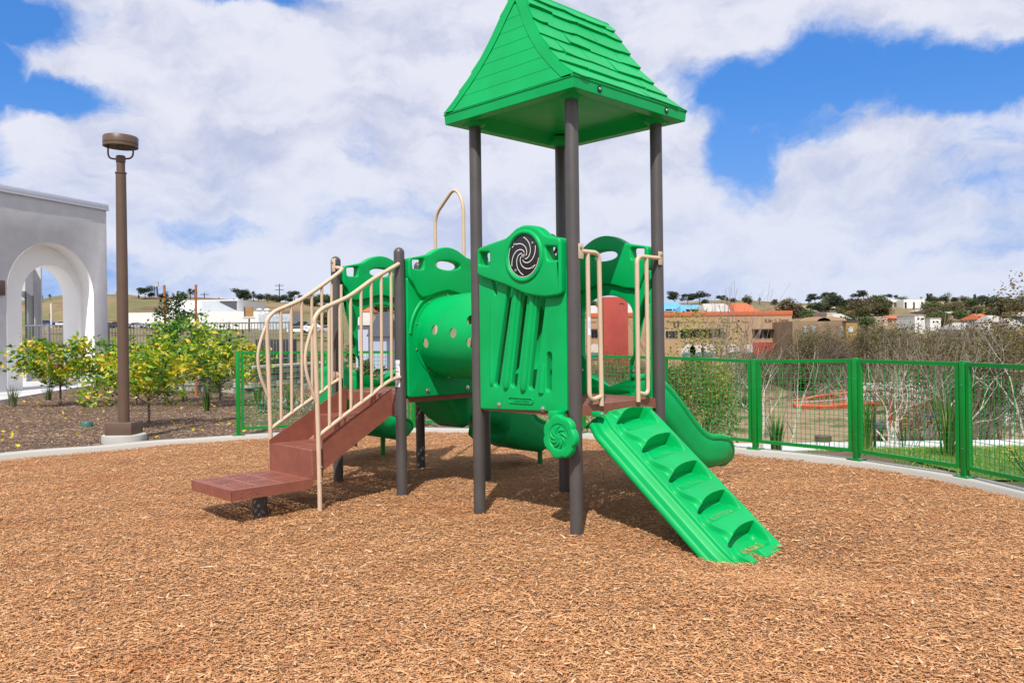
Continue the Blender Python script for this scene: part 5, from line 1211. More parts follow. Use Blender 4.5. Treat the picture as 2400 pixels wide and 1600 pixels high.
TERR = mat('terracotta_band', (.50, .13, .05), .8, noise_amt=.12, nscale=.5); REDW = mat('red_wall', (.36, .065, .045), .9, c2=(.30, .05, .04), nscale=.3)
DWIN = mat('dark_window', (.015, .017, .022), .15, spec=.6); WHW = mat('white_wall', (.74, .73, .70), .9, noise_amt=.05, nscale=.1); GRW = mat('grey_panel', (.42, .46, .50), .7, noise_amt=.12, nscale=.2)
BLR = mat('blue_roof', (.12, .38, .60), .6, noise_amt=.08, nscale=.3); CRE = mat('cream_wall', (.60, .48, .34), .9, noise_amt=.06, nscale=.3); OCH = mat('ochre_wall', (.38, .23, .08), .9, noise_amt=.1)
GRF = mat('grey_roof', (.46, .43, .40), .8, noise_amt=.15, nscale=.5); DKR = mat('dark_roof', (.07, .07, .085), .8, noise_amt=.2)
DT = 112.; base_t = -3.9
wins = [(x, x+14, 775, 792) for x in (1386, 1560, 1575, 1595, 1617, 1640, 1662, 1684)]+[(x, x+15, 776, 793) for x in (1770, 1790, 1812, 1834)]
tb_, aT = block('office_building', 1340, 1856, 731, DT, 16, base_t, TANW, 'long tan two storey building with orange red band and dark windows', windows=[], roofm=TERR, par=.62)
aT = at(1340, 731, DT)
def on_t(px, py): q = at(px, py, DT); return q.x-aT.x, q.z-base_t
for (x0_, x1_, y0_, y1_) in wins:
    xa, zb_ = on_t(x0_, y0_); xb, za = on_t(x1_, y1_); m = MB(); m.box((xa-.06, -.05, za-.06), (xb+.06, -.004, zb_+.06)); wn = m.build('window', CRE, tb_)
    m = MB(); m.box((xa, -.075, za), ((xa+xb)/2-.02, -.052, zb_)); m.build('pane', DWIN, wn); m = MB(); m.box(((xa+xb)/2+.02, -.075, za), (xb, -.052, zb_)); m.build('pane', DWIN, wn)
for x0_, x1_ in ((1376, 1400), (1592, 1690), (1762, 1856)):
    xa, z_ = on_t(x0_, 773); xb, _ = on_t(x1_, 773); m = MB(); m.box((xa, -.9, z_), (xb, -.006, z_+.12)); m.build('sunshade', DKR, tb_)
for x0_ in (1365, 1382, 1562, 1578, 1595, 1618, 1641, 1664, 1690, 1715, 1740, 1792, 1830):
    xa, z_ = on_t(x0_, 755); m = MB(); m.box((xa, -.06, z_), (xa+(.9), -.005, z_+.06)); m.build('wall_groove', mat('groove', (.22, .15, .09), .9), tb_)
for x0_ in (1598, 1618, 1645, 1700, 1745, 1378):
    xa, z0_ = on_t(x0_-2, 842); xb, z1_ = on_t(x0_+32, 806); hw3 = (xb-xa)/2
    m = MB(); m.prism([(xa, z0_)]+[(xa+hw3-hw3*math.cos(q), z1_-hw3*.75+hw3*.75*math.sin(q)) for q in np.linspace(0, math.pi, 12)]+[(xb, z0_)], 0, .12, frame((0, -.004, 0), (1, 0, 0), (0, 0, 1), (0, -1, 0))); ar = m.build('arch_window', mat('pale_arch', (.55, .50, .45), .9), tb_)
    m = MB(); m.box((xa+.15, -.16, z0_), (xb-.15, -.13, z0_+(z1_-z0_)*.45)); m.build('pane', mat('teal_pane', (.10, .20, .20), .2), ar)
xa, z0_ = on_t(1412, 870); xb, z1_ = on_t(1466, 697); m = MB(); m.box((xa, -2.2, z0_), (xb, 3, z1_), ch=.05); tw = m.build('stair_tower', REDW, tb_)
m = MB(); m.tube([((xa+xb)/2+.8+.35*math.cos(q), -2.23, z1_-1.1+.25*math.sin(q)) for q in np.linspace(.2, 2.6, 8)], .05, 6); m.build('wall_light', DKR, tw)
xa, z0_ = on_t(1764, 870); xb, z1_ = on_t(1856, 801); m = MB(); m.box((xa, -.35, z0_), (xb, -.01, z1_)); m.build('red_base', REDW, tb_)
for x0_ in (1580, 1589): xa, z_ = on_t(x0_, 759); m = MB(); m.lathe([(.14, 0), (.14, .3), (0, .35)], (xa, -.25, z_), 10); m.build('wall_light', DKR, tb_)
qx, qz = on_t(1820, 750.5); text_mesh('lettering', 'El San C. Dental', .50, frame((qx, -.02, qz), (1, 0, 0), (0, 0, 1), (0, -1, 0)), mat('sign_letters', (.10, .03, .03), .7), tb_, .03)
# second tan building with curved gables
t2_, aS = block('apartment_block', 1857, 1984, 752, 104., 10, -3.6, mat('weathered_tan', (.30, .21, .13), .9, c2=(.22, .155, .10), nscale=.5), 'weathered tan building with arched parapets right of the long tan building', windows=[(1883, 1889, 767, 779), (1902, 1910, 767, 779), (1970, 1977, 768, 778)], wm=mat('pale_pane', (.25, .33, .34), .3))
for cx__ in (1912, 1950):
    c0 = at(cx__, 752, 104.); xm = c0.x-at(1857, 752, 104.).x; m = MB(); m.prism([(xm-1.9, 0)]+[(xm-1.9*math.cos(q), .55*math.sin(q)) for q in np.linspace(0, math.pi, 12)]+[(xm+1.9, 0)], 0, .5, frame((0, .5, c0.z+3.6-.02), (1, 0, 0), (0, 0, 1), (0, -1, 0))); m.build('gable', TANW, t2_)
block('corner_house', 1983, 2009, 752, 103., 8, -3.4, OCH, 'ochre cube house with one white window at the right end of the tan row', windows=[(1988, 1999, 767, 778)], wm=mat('white_pane', (.6, .66, .66), .3), roofm=DKR, par=.15)
m = MB(); q = at(1870, 748, 108.); m.box((0, 0, 0), (7.6, 8, .25)); o_ = m.build('flat_roof', DKR, t2_); o_.location = (.2, .6, 5.2-.1)
# houses further back
block('blue_roof_house', 1556, 1607, 706, 178., 12, 3.2, WHW, 'white house with bright blue roof behind the tan building, left one', gable=.42, roofm=BLR, windows=[(1560, 1575, 724, 730), (1578, 1600, 724, 730)], wm=DWIN, group='blue roofed houses')
block('blue_roof_house', 1600, 1656, 712, 168., 10, 3.0, WHW, 'wide white house with bright blue roof behind the tan building, right one', gable=.40, roofm=BLR, windows=[(1608, 1618, 724, 730), (1621, 1637, 724, 730)], wm=DWIN, group='blue roofed houses')
block('grey_roof_house', 1658, 1728, 708, 160., 14, 3.0, CRE, 'cream building with large sloping grey roof above the red band', gable=.62, roofm=GRF)
block('red_roof_house', 1728, 1776, 707, 158., 12, 3.0, mat('pink_wall', (.52, .38, .32), .9), 'pinkish house with steep red tiled roof above the tan building', gable=.50, roofm=TERR)
block('grey_house', 1468, 1500, 712, 170., 10, 3.0, GRW, 'blue grey house behind the red stair tower', gable=.45, roofm=GRF)
block('pale_house', 1385, 1404, 714, 175., 10, 3.0, WHW, 'pale house left of the red stair tower', gable=.4, roofm=GRF)
APW = [(2044, 2050, 710, 728), (2054, 2060, 706, 728), (2120, 2125, 709, 724), (2141, 2145, 709, 729), (2159, 2164, 709, 733)]
ap1, _ = block('apartment_building', 2038, 2110, 702, 260., 14, 6., WHW, 'pale modern apartment building with dark panels on the hillside', windows=[(2042, 2046, 708, 727), (2050, 2054, 706, 727), (2057, 2064, 706, 727), (2074, 2092, 706, 727), (2094, 2104, 708, 726)], wm=mat('brown_pane', (.10, .075, .06), .5))
block('apartment_building', 2118, 2167, 701, 255., 14, 5.5, WHW, 'white cube apartment building with three tall window strips on the hillside', windows=[(2120, 2125, 708, 724), (2140, 2144, 708, 729), (2159, 2164, 708, 732)], wm=DWIN)
rs = random.Random(9); HC = [WHW, CRE, mat('pink_stucco', (.58, .36, .28), .9), TANL, mat('blue_wall', (.30, .42, .58), .9), WHW]
hs = [(1868, 716, 1896, 250), (1895, 722, 1912, 230), (1925, 716, 1965, 240), (1938, 732, 1960, 190), (1962, 734, 1990, 185), (2002, 727, 2030, 215), (2144, 738, 2168, 170), (2166, 722, 2205, 230), (2212, 727, 2245, 215), (2246, 728, 2270, 220), (2300, 734, 2330, 180), (2252, 756, 2300, 150), (2305, 758, 2330, 150), (2334, 738, 2362, 170), (2345, 706, 2368, 250), (2206, 706, 2214, 260), (2375, 745, 2399, 165), (2395, 760, 2440, 150), (2180, 745, 2205, 175), (1985, 716, 2012, 250), (2090, 738, 2125, 200), (2050, 742, 2080, 190), (2410, 730, 2460, 200), (2310, 722, 2325, 240)]
desc = ['white', 'cream', 'pink', 'tan', 'blue', 'white']
for i, (x0_, yt, x1_, D) in enumerate(hs):
    k = i % 6; D = float(D); gy_ = tzf(at((x0_+x1_)/2, 700, D).x, D); q = at(x0_, yt, D).z
    gb = .35 if i % 3 else 0.
    block('hillside_house', x0_, x1_, yt, D, 8, min(gy_, q-2.4), HC[k], 'small %s hillside house %s among trees' % (desc[k], 'with low roof' if gb else 'with flat roof'), 'house', 'houses on the right hillside', gable=gb, roofm=(GRF if i % 5 else TERR) if gb else GRF, par=.2, windows=[(x0_+(x1_-x0_)*.25, x0_+(x1_-x0_)*.4, yt+7, yt+11), (x0_+(x1_-x0_)*.6, x0_+(x1_-x0_)*.75, yt+7, yt+11)] if x1_-x0_ > 20 else (), wm=DWIN)
# left: warehouse
wh, aW = block('warehouse', 396, 558, 703, 236., 26, 4.4, WHW, 'large white warehouse block with recessed grey panels, left of the stairs', windows=[])
def onp(t, a, px, py, D, base): q = at(px, py, D); return q.x-a.x, q.z-base
x_, z1_ = onp(wh, aW, 474, 705, 236., 4.4); x2, z2_ = onp(wh, aW, 569, 732, 236., 4.4); m = MB(); m.box((x_, -.25, z2_), (x2-1.4, -.01, z1_)); m.build('grey_panel', GRW, wh)
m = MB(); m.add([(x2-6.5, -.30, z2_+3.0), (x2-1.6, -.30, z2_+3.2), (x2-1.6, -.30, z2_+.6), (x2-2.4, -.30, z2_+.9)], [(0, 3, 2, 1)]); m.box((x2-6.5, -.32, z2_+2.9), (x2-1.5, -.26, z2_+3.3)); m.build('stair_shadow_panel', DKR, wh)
block('warehouse', 300, 620, 731, 226., 14, 3.2, WHW, 'long low white warehouse wall in front of the taller block', windows=[])
block('graffiti_shed', 606, 684, 736, 222., 10, 3., mat('pale_blue_wall', (.52, .58, .66), .9, c2=(.35, .38, .42), nscale=.9), 'pale blue shed with faded paintings right of the warehouse')
for px in (608, 626): q = at(px, 729, 224.); m = MB(); m.lathe([(.5, 0), (.5, .8), (.8, .9), (.8, 1.2), (0, 1.4)], n=14); o_ = m.build('roof_vent', WHW, None, loc=(q.x, 224, q.z-.6)); tag(o_, 'small white roof vent on the low warehouse, %s one' % ('left' if px < 620 else 'right'), 'vent', 'vents on the warehouse roof')
q = at(583, 745, 205.); bb = empty('billboard', (q.x, 205, q.z-3), 0, 'small orange brown billboard on a post by the warehouse', 'billboard'); s_ = 205/FPX
m = MB(); m.tube([(0, .3, -3), (0, .3, 3.2)], .2, 8); m.build('post', DKR, bb); m = MB(); m.box((-8*s_, 0, 3+3*s_), (10*s_, .3, 3+26*s_)); m.build('panel', mat('billboard_print', (.42, .20, .05), .7, c2=(.25, .14, .08), nscale=.5), bb); m = MB(); m.box((-11*s_, -.1, 3+3*s_), (-8.2*s_, .35, 3+26*s_)); m.build('frame', DKR, bb)
m = MB(); m.box((-12*s_, -.8, 3-.2), (14*s_, .2, 3+.1)); m.build('catwalk', SILVER, bb)
# houses seen through the stair panel opening
block('farm_house', 832, 862, 730, 120., 10, -1.5, mat('lilac_wall', (.45, .50, .62), .9), 'pale blue house with grey roof seen through the arch panel', gable=.3, roofm=GRF)
block('farm_house', 868, 905, 728, 105., 10, -1.8, mat('greyblue_wall', (.36, .42, .55), .9), 'grey blue house with dark gable seen between the stair rails', gable=.5, roofm=DKR)
block('hill_house', 843, 868, 716, 200., 8, 4, CRE, 'cream house high on the slope behind the arch panel', gable=.3, roofm=TERR)
# masts, poles
def mast(px, py0, py1, D, kind, lab, grp=None):
    D = 332.; a, b = at(px, py0, D), at(px, py1, D); b.z = tzf(b.x, D); h = a.z-b.z; t = empty('utility_pole' if kind != 'mast' else 'radio_mast', (b.x, D, b.z-2), 0, lab, 'pole' if kind != 'mast' else 'mast', grp); s_ = D/FPX
    if kind == 'mast':
        for q in ((-1.2, 0), (1.2, 0), (0, 1.5)): m = MB(); m.tube([(q[0], q[1], 0), (q[0]*.3, q[1]*.3, h+2)], .18, 4); m.build('leg', DKR, t)
        m = MB(); 
        for k in range(9): z = 1.5+k*h/9; f_ = 1-.7*z/(h+2); m.tube([(-1.2*f_, 0, z), (1.2*f_, 0, z), (0, 1.5*f_, z), (-1.2*f_, 0, z)], .12, 4)
        m.build('bracing', DKR, t); m = MB(); m.box((-.9, -.3, h+.3), (.9, .3, h+2.4)); m.build('antenna', GRW, t)
    else:
        m = MB(); m.tube([(0, 0, 0), (0, 0, h+2)], [.30, .20], 6); m.build('pole', DKR, t)
        for z in (h+1.2, h-.6): m = MB(); m.box((-1.7, -.12, z), (1.7, .12, z+.25)); m.build('crossarm', DKR, t)
mast(366, 662, 700, 330., 'mast', 'lattice radio mast with antennas on the hill behind the stakes')
mast(479, 686, 704, 300., 'pole', 'utility pole with crossarms above the white warehouse', 'utility poles on the skyline')
mast(655, 665, 704, 300., 'pole', 'tall utility pole on the hill left of the stair handrail', 'utility poles on the skyline')
mast(513, 697, 704, 300., 'pole', 'short utility pole behind the grey warehouse panels', 'utility poles on the skyline')
q = at(120, 747, 190.); fp = empty('flagpole', (q.x, 190, q.z-2), 0, 'white flagpole with lowered flag seen through the arch', 'flagpole'); m = MB(); m.tube([(0, 0, 0), (0, 0, 2+36*190/FPX)], .16, 6); m.build('pole', WHW, fp)
m = MB(); m.add([(0, 0, 3.7), (-.6, .1, 3.2), (-.5, .2, .9+1), (0, 0, 1.4+1)], [(0, 1, 2, 3)]); m.add([(0, .03, 3.7), (-.6, .13, 3.2), (-.5, .23, 1.9), (0, .03, 2.4)], [(3, 2, 1, 0)]); m.build('flag', mat('flag_cloth', (.40, .06, .07), .8, c2=(.06, .08, .30), nscale=1.2), fp)

# cars along the far road
CARP = [mat('car_white', (.72, .72, .72), .3, coat=.5), mat('car_black', (.02, .02, .025), .3, coat=.5), mat('car_silver', (.35, .36, .38), .3, coat=.5), mat('car_blue', (.03, .06, .18), .3, coat=.5)]
def car(px, py, D, ci, lab, yaw=0.):
    p_ = at(px, py, D); t = empty('parked_car', (p_.x, D, p_.z-.8), yaw, lab, 'car', 'cars parked along the far road')
    sect = [(-2.2, .35), (-2.25, .75), (-2.1, .95), (-1.5, 1.0), (-.9, 1.42), (.7, 1.45), (1.35, 1.02), (2.1, .88), (2.25, .7), (2.2, .35)]
    m = MB(); m.prism(sect, -.85, .85, frame((0, 0, 0), (1, 0, 0), (0, 0, 1), (0, -1, 0))); m.build('body', CARP[ci], t)
    m = MB(); m.prism([(-1.35, 1.0), (-.85, 1.36), (.65, 1.38), (1.2, 1.02)], -.862, .862, frame((0, 0, 0), (1, 0, 0), (0, 0, 1), (0, -1, 0))); m.build('windows', DWIN, t)
    for sx in (-1.35, 1.4):
        for sy in (-.86, .86): m = MB(); m.lathe([(.33, -.1), (.33, .1)], n=14, M=frame((sx, sy, .33), (1, 0, 0), (0, 0, 1), (0, -1, 0))); m.build('wheel', BLACK, t)
car(112, 757, 195., 3, 'dark blue car on the far road seen through the arch, left one'); car(150, 759, 195., 0, 'white car on the far road seen through the arch'); car(276, 761, 195., 1, 'black car on the far road left of the lamp pole')
car(258, 761, 200., 0, 'white car on the far road close to the building corner'); car(322, 762, 195., 2, 'silver car on the far road right of the lamp pole'); car(712, 760, 180., 1, 'black car beyond the left handrail'); car(733, 765, 176., 0, 'white car beyond the stair balusters'); car(700, 772, 170., 0, 'second white car beyond the stair balusters'); car(770, 770, 170., 2, 'silver car seen between the two handrails')

# ------------------------------------------------------------------ far trees: shared crowns, one object each
def crown_mesh(seed, n, lumps, leaf, mt):
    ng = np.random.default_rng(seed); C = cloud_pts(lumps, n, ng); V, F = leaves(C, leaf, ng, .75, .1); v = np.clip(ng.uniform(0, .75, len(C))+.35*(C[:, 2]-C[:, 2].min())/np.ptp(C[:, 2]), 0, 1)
    o = npmesh('crown', V, F, mt, None, np.concatenate([v, v])); me = o.data; bpy.data.objects.remove(o); return me
def trunk_mesh(h, r):
    m = MB(); m.tube([(0, 0, -.3), (.02, 0, h*.5), (0, .02, h)], [r, r*.8, r*.5], 6); rgx = random.Random(1); tips = []
    for k in range(4): a = k*1.7; m.tube([(0, 0, h*.7), (.25*math.cos(a), .25*math.sin(a), h*1.3)], [r*.5, r*.2], 4)
    o = m.build('trunk', BARKD); me = o.data; bpy.data.objects.remove(o); return me
KIND = {}
def umbrella(s): r = random.Random(s); return [(r.uniform(-.35, .35), r.uniform(-.3, .3), .66+r.uniform(-.2, .24), .20+r.random()*.1, .2, .12+r.random()*.06) for _ in range(9)]
def dome(s): r = random.Random(s); return [(r.uniform(-.28, .28), r.uniform(-.25, .25), .46+r.uniform(-.2, .24), .27+r.random()*.1, .26, .24+r.random()*.08) for _ in range(8)]
def col_(s): r = random.Random(s); return [(r.uniform(-.05, .05), r.uniform(-.05, .05), .2+.13*k, .16-.018*k, .15, .12) for k in range(6)]
for nm, fn, mi, n in (('umb', umbrella, 0, 1500), ('dome_dark', dome, 0, 1700), ('dome_olive', dome, 1, 1700), ('dome_green', dome, 2, 1700), ('dome_brown', dome, 3, 1500), ('column', col_, 0, 700)):
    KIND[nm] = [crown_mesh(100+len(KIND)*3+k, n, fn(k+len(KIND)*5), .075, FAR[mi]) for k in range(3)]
TRK = trunk_mesh(.45, .022)
LABS = {'umb': 'dark umbrella shaped eucalyptus on the skyline', 'dome_dark': 'dark rounded evergreen tree', 'dome_olive': 'olive green rounded tree', 'dome_green': 'mid green rounded tree', 'dome_brown': 'brownish bare looking tree', 'column': 'dark narrow conifer'}
NAMES = {'umb': 'eucalyptus_tree', 'dome_dark': 'evergreen_tree', 'dome_olive': 'olive_green_tree', 'dome_green': 'green_tree', 'dome_brown': 'brown_tree', 'column': 'conifer'}
ntree = 0
def ground_hit(px, py, D):
    """depth at which the view towards a point of the skyline picture meets the hillside"""
    last = None
    for k in range(160):
        d = 36*(340/36)**(k/159); g = at(px, py, d)
        if g.z <= tzf(g.x, d): return d
    return 332.
def far_tree(px, pyb, D, hpx, kind, where, asp=1.3):
    """a tree of hpx photo pixels height standing at depth D"""
    global ntree; ntree += 1
    D = ground_hit(px, pyb+1, D) if pyb < 782 else D; p_ = at(px, pyb, D); p_.z = tzf(p_.x, D)-.1; s_ = hpx*1.15*D/FPX; t = empty(NAMES[kind], (p_.x, D, p_.z), random.Random(ntree).uniform(0, 6.28), LABS[kind]+' '+where, 'tree', 'trees: '+LABS[kind]); t.scale = (s_*asp, s_*asp, s_)
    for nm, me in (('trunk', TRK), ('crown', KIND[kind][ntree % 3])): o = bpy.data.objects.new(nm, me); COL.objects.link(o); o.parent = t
    return t
def palm(px, pyb, D, hpx, where):
    D = ground_hit(px, pyb+1, D); p_ = at(px, pyb, D); p_.z = tzf(p_.x, D)-.1; s_ = hpx*1.1*D/FPX; t = empty('palm_tree', (p_.x, D, p_.z), 0, 'fan palm '+where, 'palm', 'palms on the skyline'); t.scale = (s_,)*3
    m = MB(); m.tube([(0, 0, -.3), (.01, 0, .62)], [.045, .035], 6); m.build('trunk', BARKD, t)
    V = []; F = []; rg = random.Random(px)
    for k in range(40):
        a, e = rg.uniform(0, 6.28), rg.uniform(-.9, 1.4); d = Vector((math.cos(a)*math.cos(e), math.sin(a)*math.cos(e), math.sin(e))); s = d.cross(Vector((0, 0, 1))).normalized()*.06; c = Vector((0, 0, .66)); k0 = len(V)
        V += [tuple(c), tuple(c+d*.18+s), tuple(c+d*.34-Vector((0, 0, .05))), tuple(c+d*.18-s)]; F.append((k0, k0+1, k0+2, k0+3))
    npmesh('crown', V, F, FAR[1], t, [rg.random() for _ in F])
# left skyline
far_tree(88, 708, 300., 18, 'dome_dark', 'left of the hill seen through the arch'); palm(117, 702, 300., 14, 'on the slope seen through the arch'); far_tree(161, 694, 300., 9, 'dome_dark', 'on top of the hill, in the arch'); far_tree(175, 694, 300., 24, 'umb', 'at the right edge of the arch opening'); far_tree(281, 692, 300., 14, 'dome_green', 'left of the lamp pole')
for px, b, h, k in ((341, 700, 28, 'umb'), (325, 700, 8, 'column'), (355, 700, 14, 'dome_dark'), (378, 700, 12, 'dome_dark'), (388, 700, 16, 'dome_olive'), (422, 704, 18, 'dome_olive'), (433, 704, 16, 'dome_green'), (405, 703, 8, 'dome_dark')): far_tree(px, b, 320., h, k, 'near the wooden stakes')
palm(446, 704, 300., 28, 'between the wooden stakes'); palm(456, 703, 300., 26, 'beside the right wooden stake')
for px, b, h, k in ((570, 707, 28, 'dome_dark'), (563, 704, 26, 'umb'), (548, 706, 6, 'dome_olive'), (582, 707, 18, 'dome_dark'), (606, 706, 18, 'dome_dark'), (624, 706, 18, 'dome_dark'), (640, 707, 16, 'dome_olive'), (668, 708, 18, 'dome_dark'), (650, 708, 16, 'dome_olive'), (690, 708, 24, 'umb'), (682, 710, 14, 'dome_dark'), (720, 714, 20, 'dome_olive'), (745, 718, 28, 'dome_green'), (762, 718, 26, 'dome_green'), (735, 716, 22, 'dome_olive'), (776, 718, 22, 'dome_dark')): far_tree(px, b, 320., h, k, 'behind the stair handrails')
palm(594, 706, 300., 24, 'left of the stair handrail'); palm(628, 709, 290., 16, 'in front of the dark trees left of the handrail')
# through the arch panel
for px, b, h, k in ((855, 745, 60, 'column'), (868, 760, 64, 'dome_green'), (885, 712, 26, 'dome_olive'), (902, 712, 26, 'dome_olive'), (875, 706, 14, 'dome_dark'), (895, 790, 40, 'dome_brown'), (915, 790, 50, 'dome_olive'), (832, 800, 40, 'dome_olive'), (850, 806, 40, 'dome_olive'), (760, 760, 30, 'dome_olive')): far_tree(px, b, 130. if b > 730 else 240., h, k, 'seen through the stair side arch panel')
# right skyline
for px, b, h, k in ((1582, 716, 28, 'umb'), (1612, 716, 24, 'umb'), (1640, 714, 28, 'umb'), (1655, 714, 14, 'dome_dark'), (1692, 710, 16, 'umb'), (1716, 710, 13, 'dome_dark'), (1755, 712, 20, 'dome_olive'), (1745, 710, 14, 'dome_dark'), (1815, 714, 14, 'dome_olive'), (1842, 716, 18, 'dome_olive'), (1862, 745, 48, 'dome_brown'), (1870, 738, 20, 'dome_dark'), (1390, 722, 18, 'dome_green'), (1524, 716, 26, 'dome_olive')): far_tree(px, b, 300. if b < 730 else 125., h, k, 'above the tan building')
for px in (1704, 1780): palm(px, 712, 300., 16, 'above the tan building')
for px, b, h, k in ((1896, 708, 14, 'umb'), (1910, 712, 22, 'umb'), (1945, 712, 25, 'umb'), (1960, 718, 20, 'dome_dark'), (1975, 738, 40, 'umb'), (1985, 742, 36, 'dome_dark'), (1912, 740, 28, 'dome_dark'), (1900, 726, 18, 'dome_olive'), (1935, 735, 24, 'dome_olive'), (1950, 722, 16, 'dome_green'), (2012, 708, 24, 'umb'), (2010, 740, 40, 'dome_dark'), (2022, 742, 44, 'dome_brown'), (2030, 712, 12, 'dome_dark'), (2056, 702, 16, 'umb'), (2080, 702, 14, 'umb'), (2098, 702, 10, 'umb'), (2112, 712, 18, 'dome_green'), (2175, 706, 18, 'column'), (2182, 708, 20, 'column'), (2190, 712, 16, 'dome_olive'), (2178, 738, 30, 'dome_green'), (2215, 712, 22, 'dome_olive'), (2240, 712, 16, 'dome_dark'), (2260, 712, 18, 'dome_brown'), (2285, 706, 16, 'column'), (2300, 712, 20, 'dome_dark'), (2309, 712, 18, 'dome_olive'), (2320, 702, 12, 'column'), (2275, 728, 28, 'dome_green'), (2325, 734, 38, 'dome_dark'), (2345, 738, 40, 'dome_dark'), (2355, 732, 34, 'dome_green'), (2290, 742, 24, 'dome_olive'), (2225, 738, 28, 'dome_olive'), (2250, 748, 22, 'dome_olive'), (2240, 732, 22, 'dome_green'), (2210, 752, 22, 'dome_green'), (2370, 714, 12, 'dome_dark'), (2390, 730, 30, 'dome_olive'), (2410, 740, 44, 'dome_brown')): far_tree(px, b, 230. if b < 726 else 165., h, k, 'on the right hillside')
rs = random.Random(17)
for i in range(44):
    px = rs.uniform(1880, 2460); b = rs.uniform(722, 775); far_tree(px, b, 140+(775-b)*2.2, rs.uniform(16, 34), rs.choice(['dome_olive', 'dome_brown', 'dome_olive', 'dome_green', 'dome_olive']), 'among the hillside houses')
# scrub in the valley on the left, seen between the pickets
for i in range(34):
    px = rs.uniform(90, 930); D = rs.uniform(42, 120); far_tree(px, YH+(CAMZ-tzf(at(px, 787, D).x, D))/D*FPX, D, rs.uniform(1.6, 3.4)/D*FPX, rs.choice(['dome_olive', 'dome_green', 'dome_olive', 'dome_brown']), 'down the slope behind the railing', 1.5)

# ------------------------------------------------------------------ bare trees of the creek
def bare_proto(seed, hgt, bark, lf, nleaf, depth=4, spread=.75, up=.22, r0=.05, leaf=.05, kids=(2, 3), segs=4, rmin=.003):
    rgx = random.Random(seed); ng = np.random.default_rng(seed); m = MB(); tips = []
    n0 = rgx.randint(2, 3)
    for k in range(n0): a = rgx.uniform(0, 6.28); branch(m, (.03*math.cos(a), .03*math.sin(a), -.2), (.28*math.cos(a), .28*math.sin(a), 1), hgt*.34, r0, depth, rgx, tips, segs, .28, spread, up, kids, 5, .68, rmin)
    o = m.build('trunk', bark); tm_ = o.data; bpy.data.objects.remove(o); cm = None
    if nleaf:
        T_ = np.array([list(t_[0]) for t_ in tips]); idx = ng.integers(0, len(T_), nleaf); C = T_[idx]+ng.normal(0, hgt*.028, (nleaf, 3)); V, F = leaves(C, leaf, ng, .6, 0); v = ng.uniform(0, 1, nleaf); o = npmesh('leaves', V, F, lf, None, np.concatenate([v, v])); cm = o.data; bpy.data.objects.remove(o)
    return tm_, cm
OLV = leafmat('sparse_leaf', [(0, (.04, .04, .015)), (.5, (.10, .095, .03)), (1, (.20, .17, .055))], .3, .7); BRL = leafmat('dry_leaf', [(0, (.06, .045, .03)), (.6, (.12, .095, .06)), (1, (.20, .16, .09))], .2, .8)
WP = [bare_proto(s, 5.2, TWIG, OLV, 3000, 4, .8, .2, .055, .11, (2, 3), 3, .007) for s in (1, 2, 3)]+[bare_proto(s, 5.0, TWIG, BRL, 1500, 4, .6, .3, .05, .09, (2, 3), 3, .007) for s in (4, 5)]
def bare(x, y, s, k, lab, grp, name='bare_tree', protos=WP, z=None, rz=0.):
    t = empty(name, (x, y, tzf(x, y) if z is None else z), rz, lab, 'tree', grp); t.scale = (s, s, s)
    a, b = protos[k % len(protos)]; o = bpy.data.objects.new('trunk', a); COL.objects.link(o); o.parent = t
    if b: o = bpy.data.objects.new('leaves', b); COL.objects.link(o); o.parent = t; o['kind'] = 'stuff'
rs = random.Random(23)
for i in range(84):
    q = rs.uniform(.17, .68); D = rs.uniform(86, 114) if (i % 9 or q < .45) else rs.uniform(46, 60)
    if D > 84 and q < .30: q += .1
    topy = rs.uniform(742, 800) if q > .42 else rs.uniform(755, 790) if q > .34 else rs.uniform(810, 850)
    x = q*D; zt_ = CAMZ+(YH-topy)/FPX*D; g_ = tzf(x, D); s_ = min(2.4, max(.5, (zt_-g_)/5.6)); px_ = 1200+q*FPX
    zone = 'behind the panel next to the slide' if px_ < 1770 else 'behind the second panel from the slide' if px_ < 2008 else 'behind the third panel from the slide' if px_ < 2262 else 'behind the rightmost panel'
    bare(x, D, s_, i, '%s %s creek tree %s, %s' % ('tall' if s_ > 1.5 else 'mid sized' if s_ > 1 else 'low', 'olive leaved' if i % 5 < 3 else 'bare grey brown', zone, 'nearest row' if D < 60 else 'middle row' if D < 82 else 'far bank'), 'bare trees along the creek', rz=rs.uniform(0, 6.28))
for i in range(10):
    D = rs.uniform(60, 104); q = rs.uniform(.03, .17); x = q*D; zt_ = CAMZ+(YH-rs.uniform(800, 835))/FPX*D; bare(x, D, max(.4, (zt_-tzf(x, D))/5.6), i, 'bare grey creek tree in front of the tan building', 'bare trees before the tan building', rz=rs.uniform(0, 6.28))
for i in range(16):
    px = 1570+i*26+rs.uniform(-12, 12); D = rs.uniform(84, 106); x = at(px, 787, D).x; far_tree(px, YH+(CAMZ-tzf(x, D))/D*FPX+2, D, rs.uniform(30, 62), rs.choice(['dome_brown', 'dome_olive', 'dome_brown']), 'on the creek bank before the tan building', 1.5)
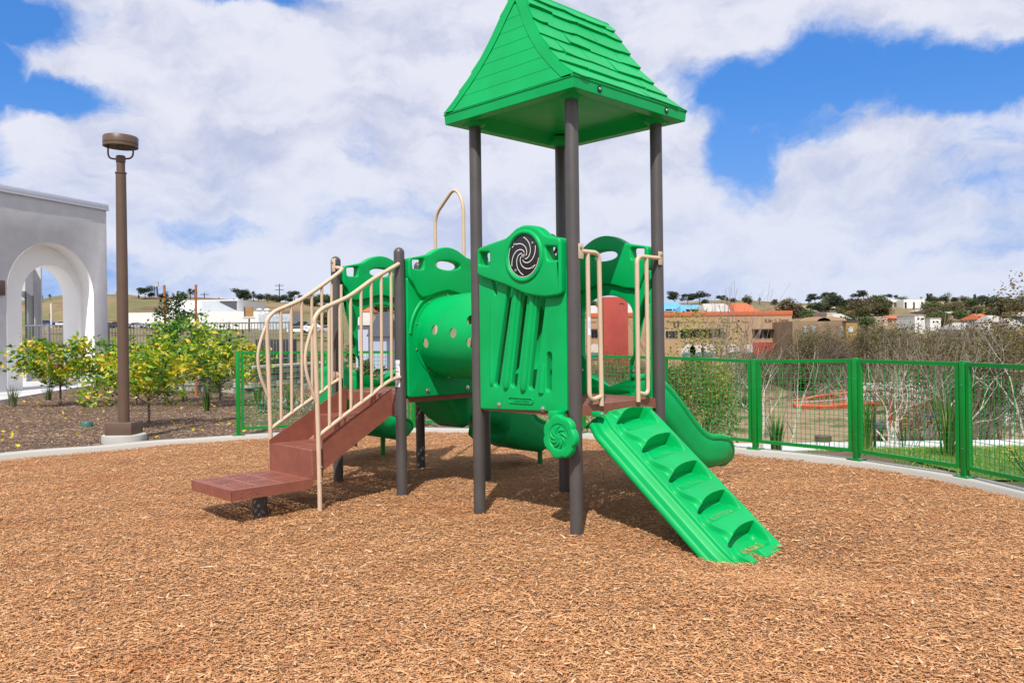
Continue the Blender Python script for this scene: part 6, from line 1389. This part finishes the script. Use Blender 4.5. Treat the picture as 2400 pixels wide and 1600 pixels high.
# white barked sycamores close behind the fence
WS = [bare_proto(s, 5.5, BARKW, OLV, 330, 3, .95, .12, .052, .075, (1, 3), 6, .0035) for s in (31, 37, 44, 52)]
for i, (px, D, top, lab) in enumerate(((1790, 21., 700, 'white barked multi stem tree behind the fence, right of the slide'), (1830, 26., 690, 'second white barked tree, just right of the one by the slide'), (2085, 20., 745, 'white barked tree with forked trunk behind the third fence panel'), (2225, 19., 672, 'tall white barked tree left of the rightmost fence post'), (2420, 17., 640, 'tall white barked tree at the right edge of the picture'))):
    p_ = at(px, 900, D); g_ = tzf(p_.x, D); zt_ = CAMZ+(YH-top)/FPX*D; bare(p_.x, D, (zt_-g_)/6.0, i, lab, 'white barked trees', 'sycamore_tree', WS, rz=i*1.3)
# brown leafy top at the right edge
bush('tree_top', at(2390, 700, 30.).x, 30., 900, [(0, 0, 0, .8, .8, 1.1), (-.8, 0, -.5, .6, .5, .9), (.3, 0, -1.6, 1., .8, 1.2)], leafmat('rust_leaf', [(0, (.07, .05, .02)), (1, (.24, .17, .06))], .3, .6), .14, 'brownish green tree crown at the right edge above the fence', seed=9, stems=False, z=at(2390, 705, 30.).z, cat='tree')

# ------------------------------------------------------------------ look-alikes: the label says which one, counted from the left
from collections import defaultdict
ORD = 'second third fourth fifth sixth seventh eighth ninth tenth eleventh twelfth thirteenth fourteenth fifteenth sixteenth seventeenth eighteenth nineteenth twentieth'.split(); WORDS = ['leftmost']+[w_+' from the left' for w_ in ORD]
byl = defaultdict(list)
for o in bpy.data.objects:
    if o.parent is None and o.get('label'): byl[o['label']].append(o)
for lab, os_ in byl.items():
    if len(os_) < 2: continue
    os_.sort(key=lambda o: o.location.x/max(o.location.y, .1)); n = len(os_)
    if len(lab.split()) > 12: lab = ' '.join(lab.split()[:12])
    for i, o in enumerate(os_): o['label'] = lab+', '+('rightmost' if i == n-1 else WORDS[i] if i < n/2 else WORDS[n-1-i].replace('left', 'right'))
    for i, o in enumerate(os_):
        if not o.get('group'): o['group'] = lab
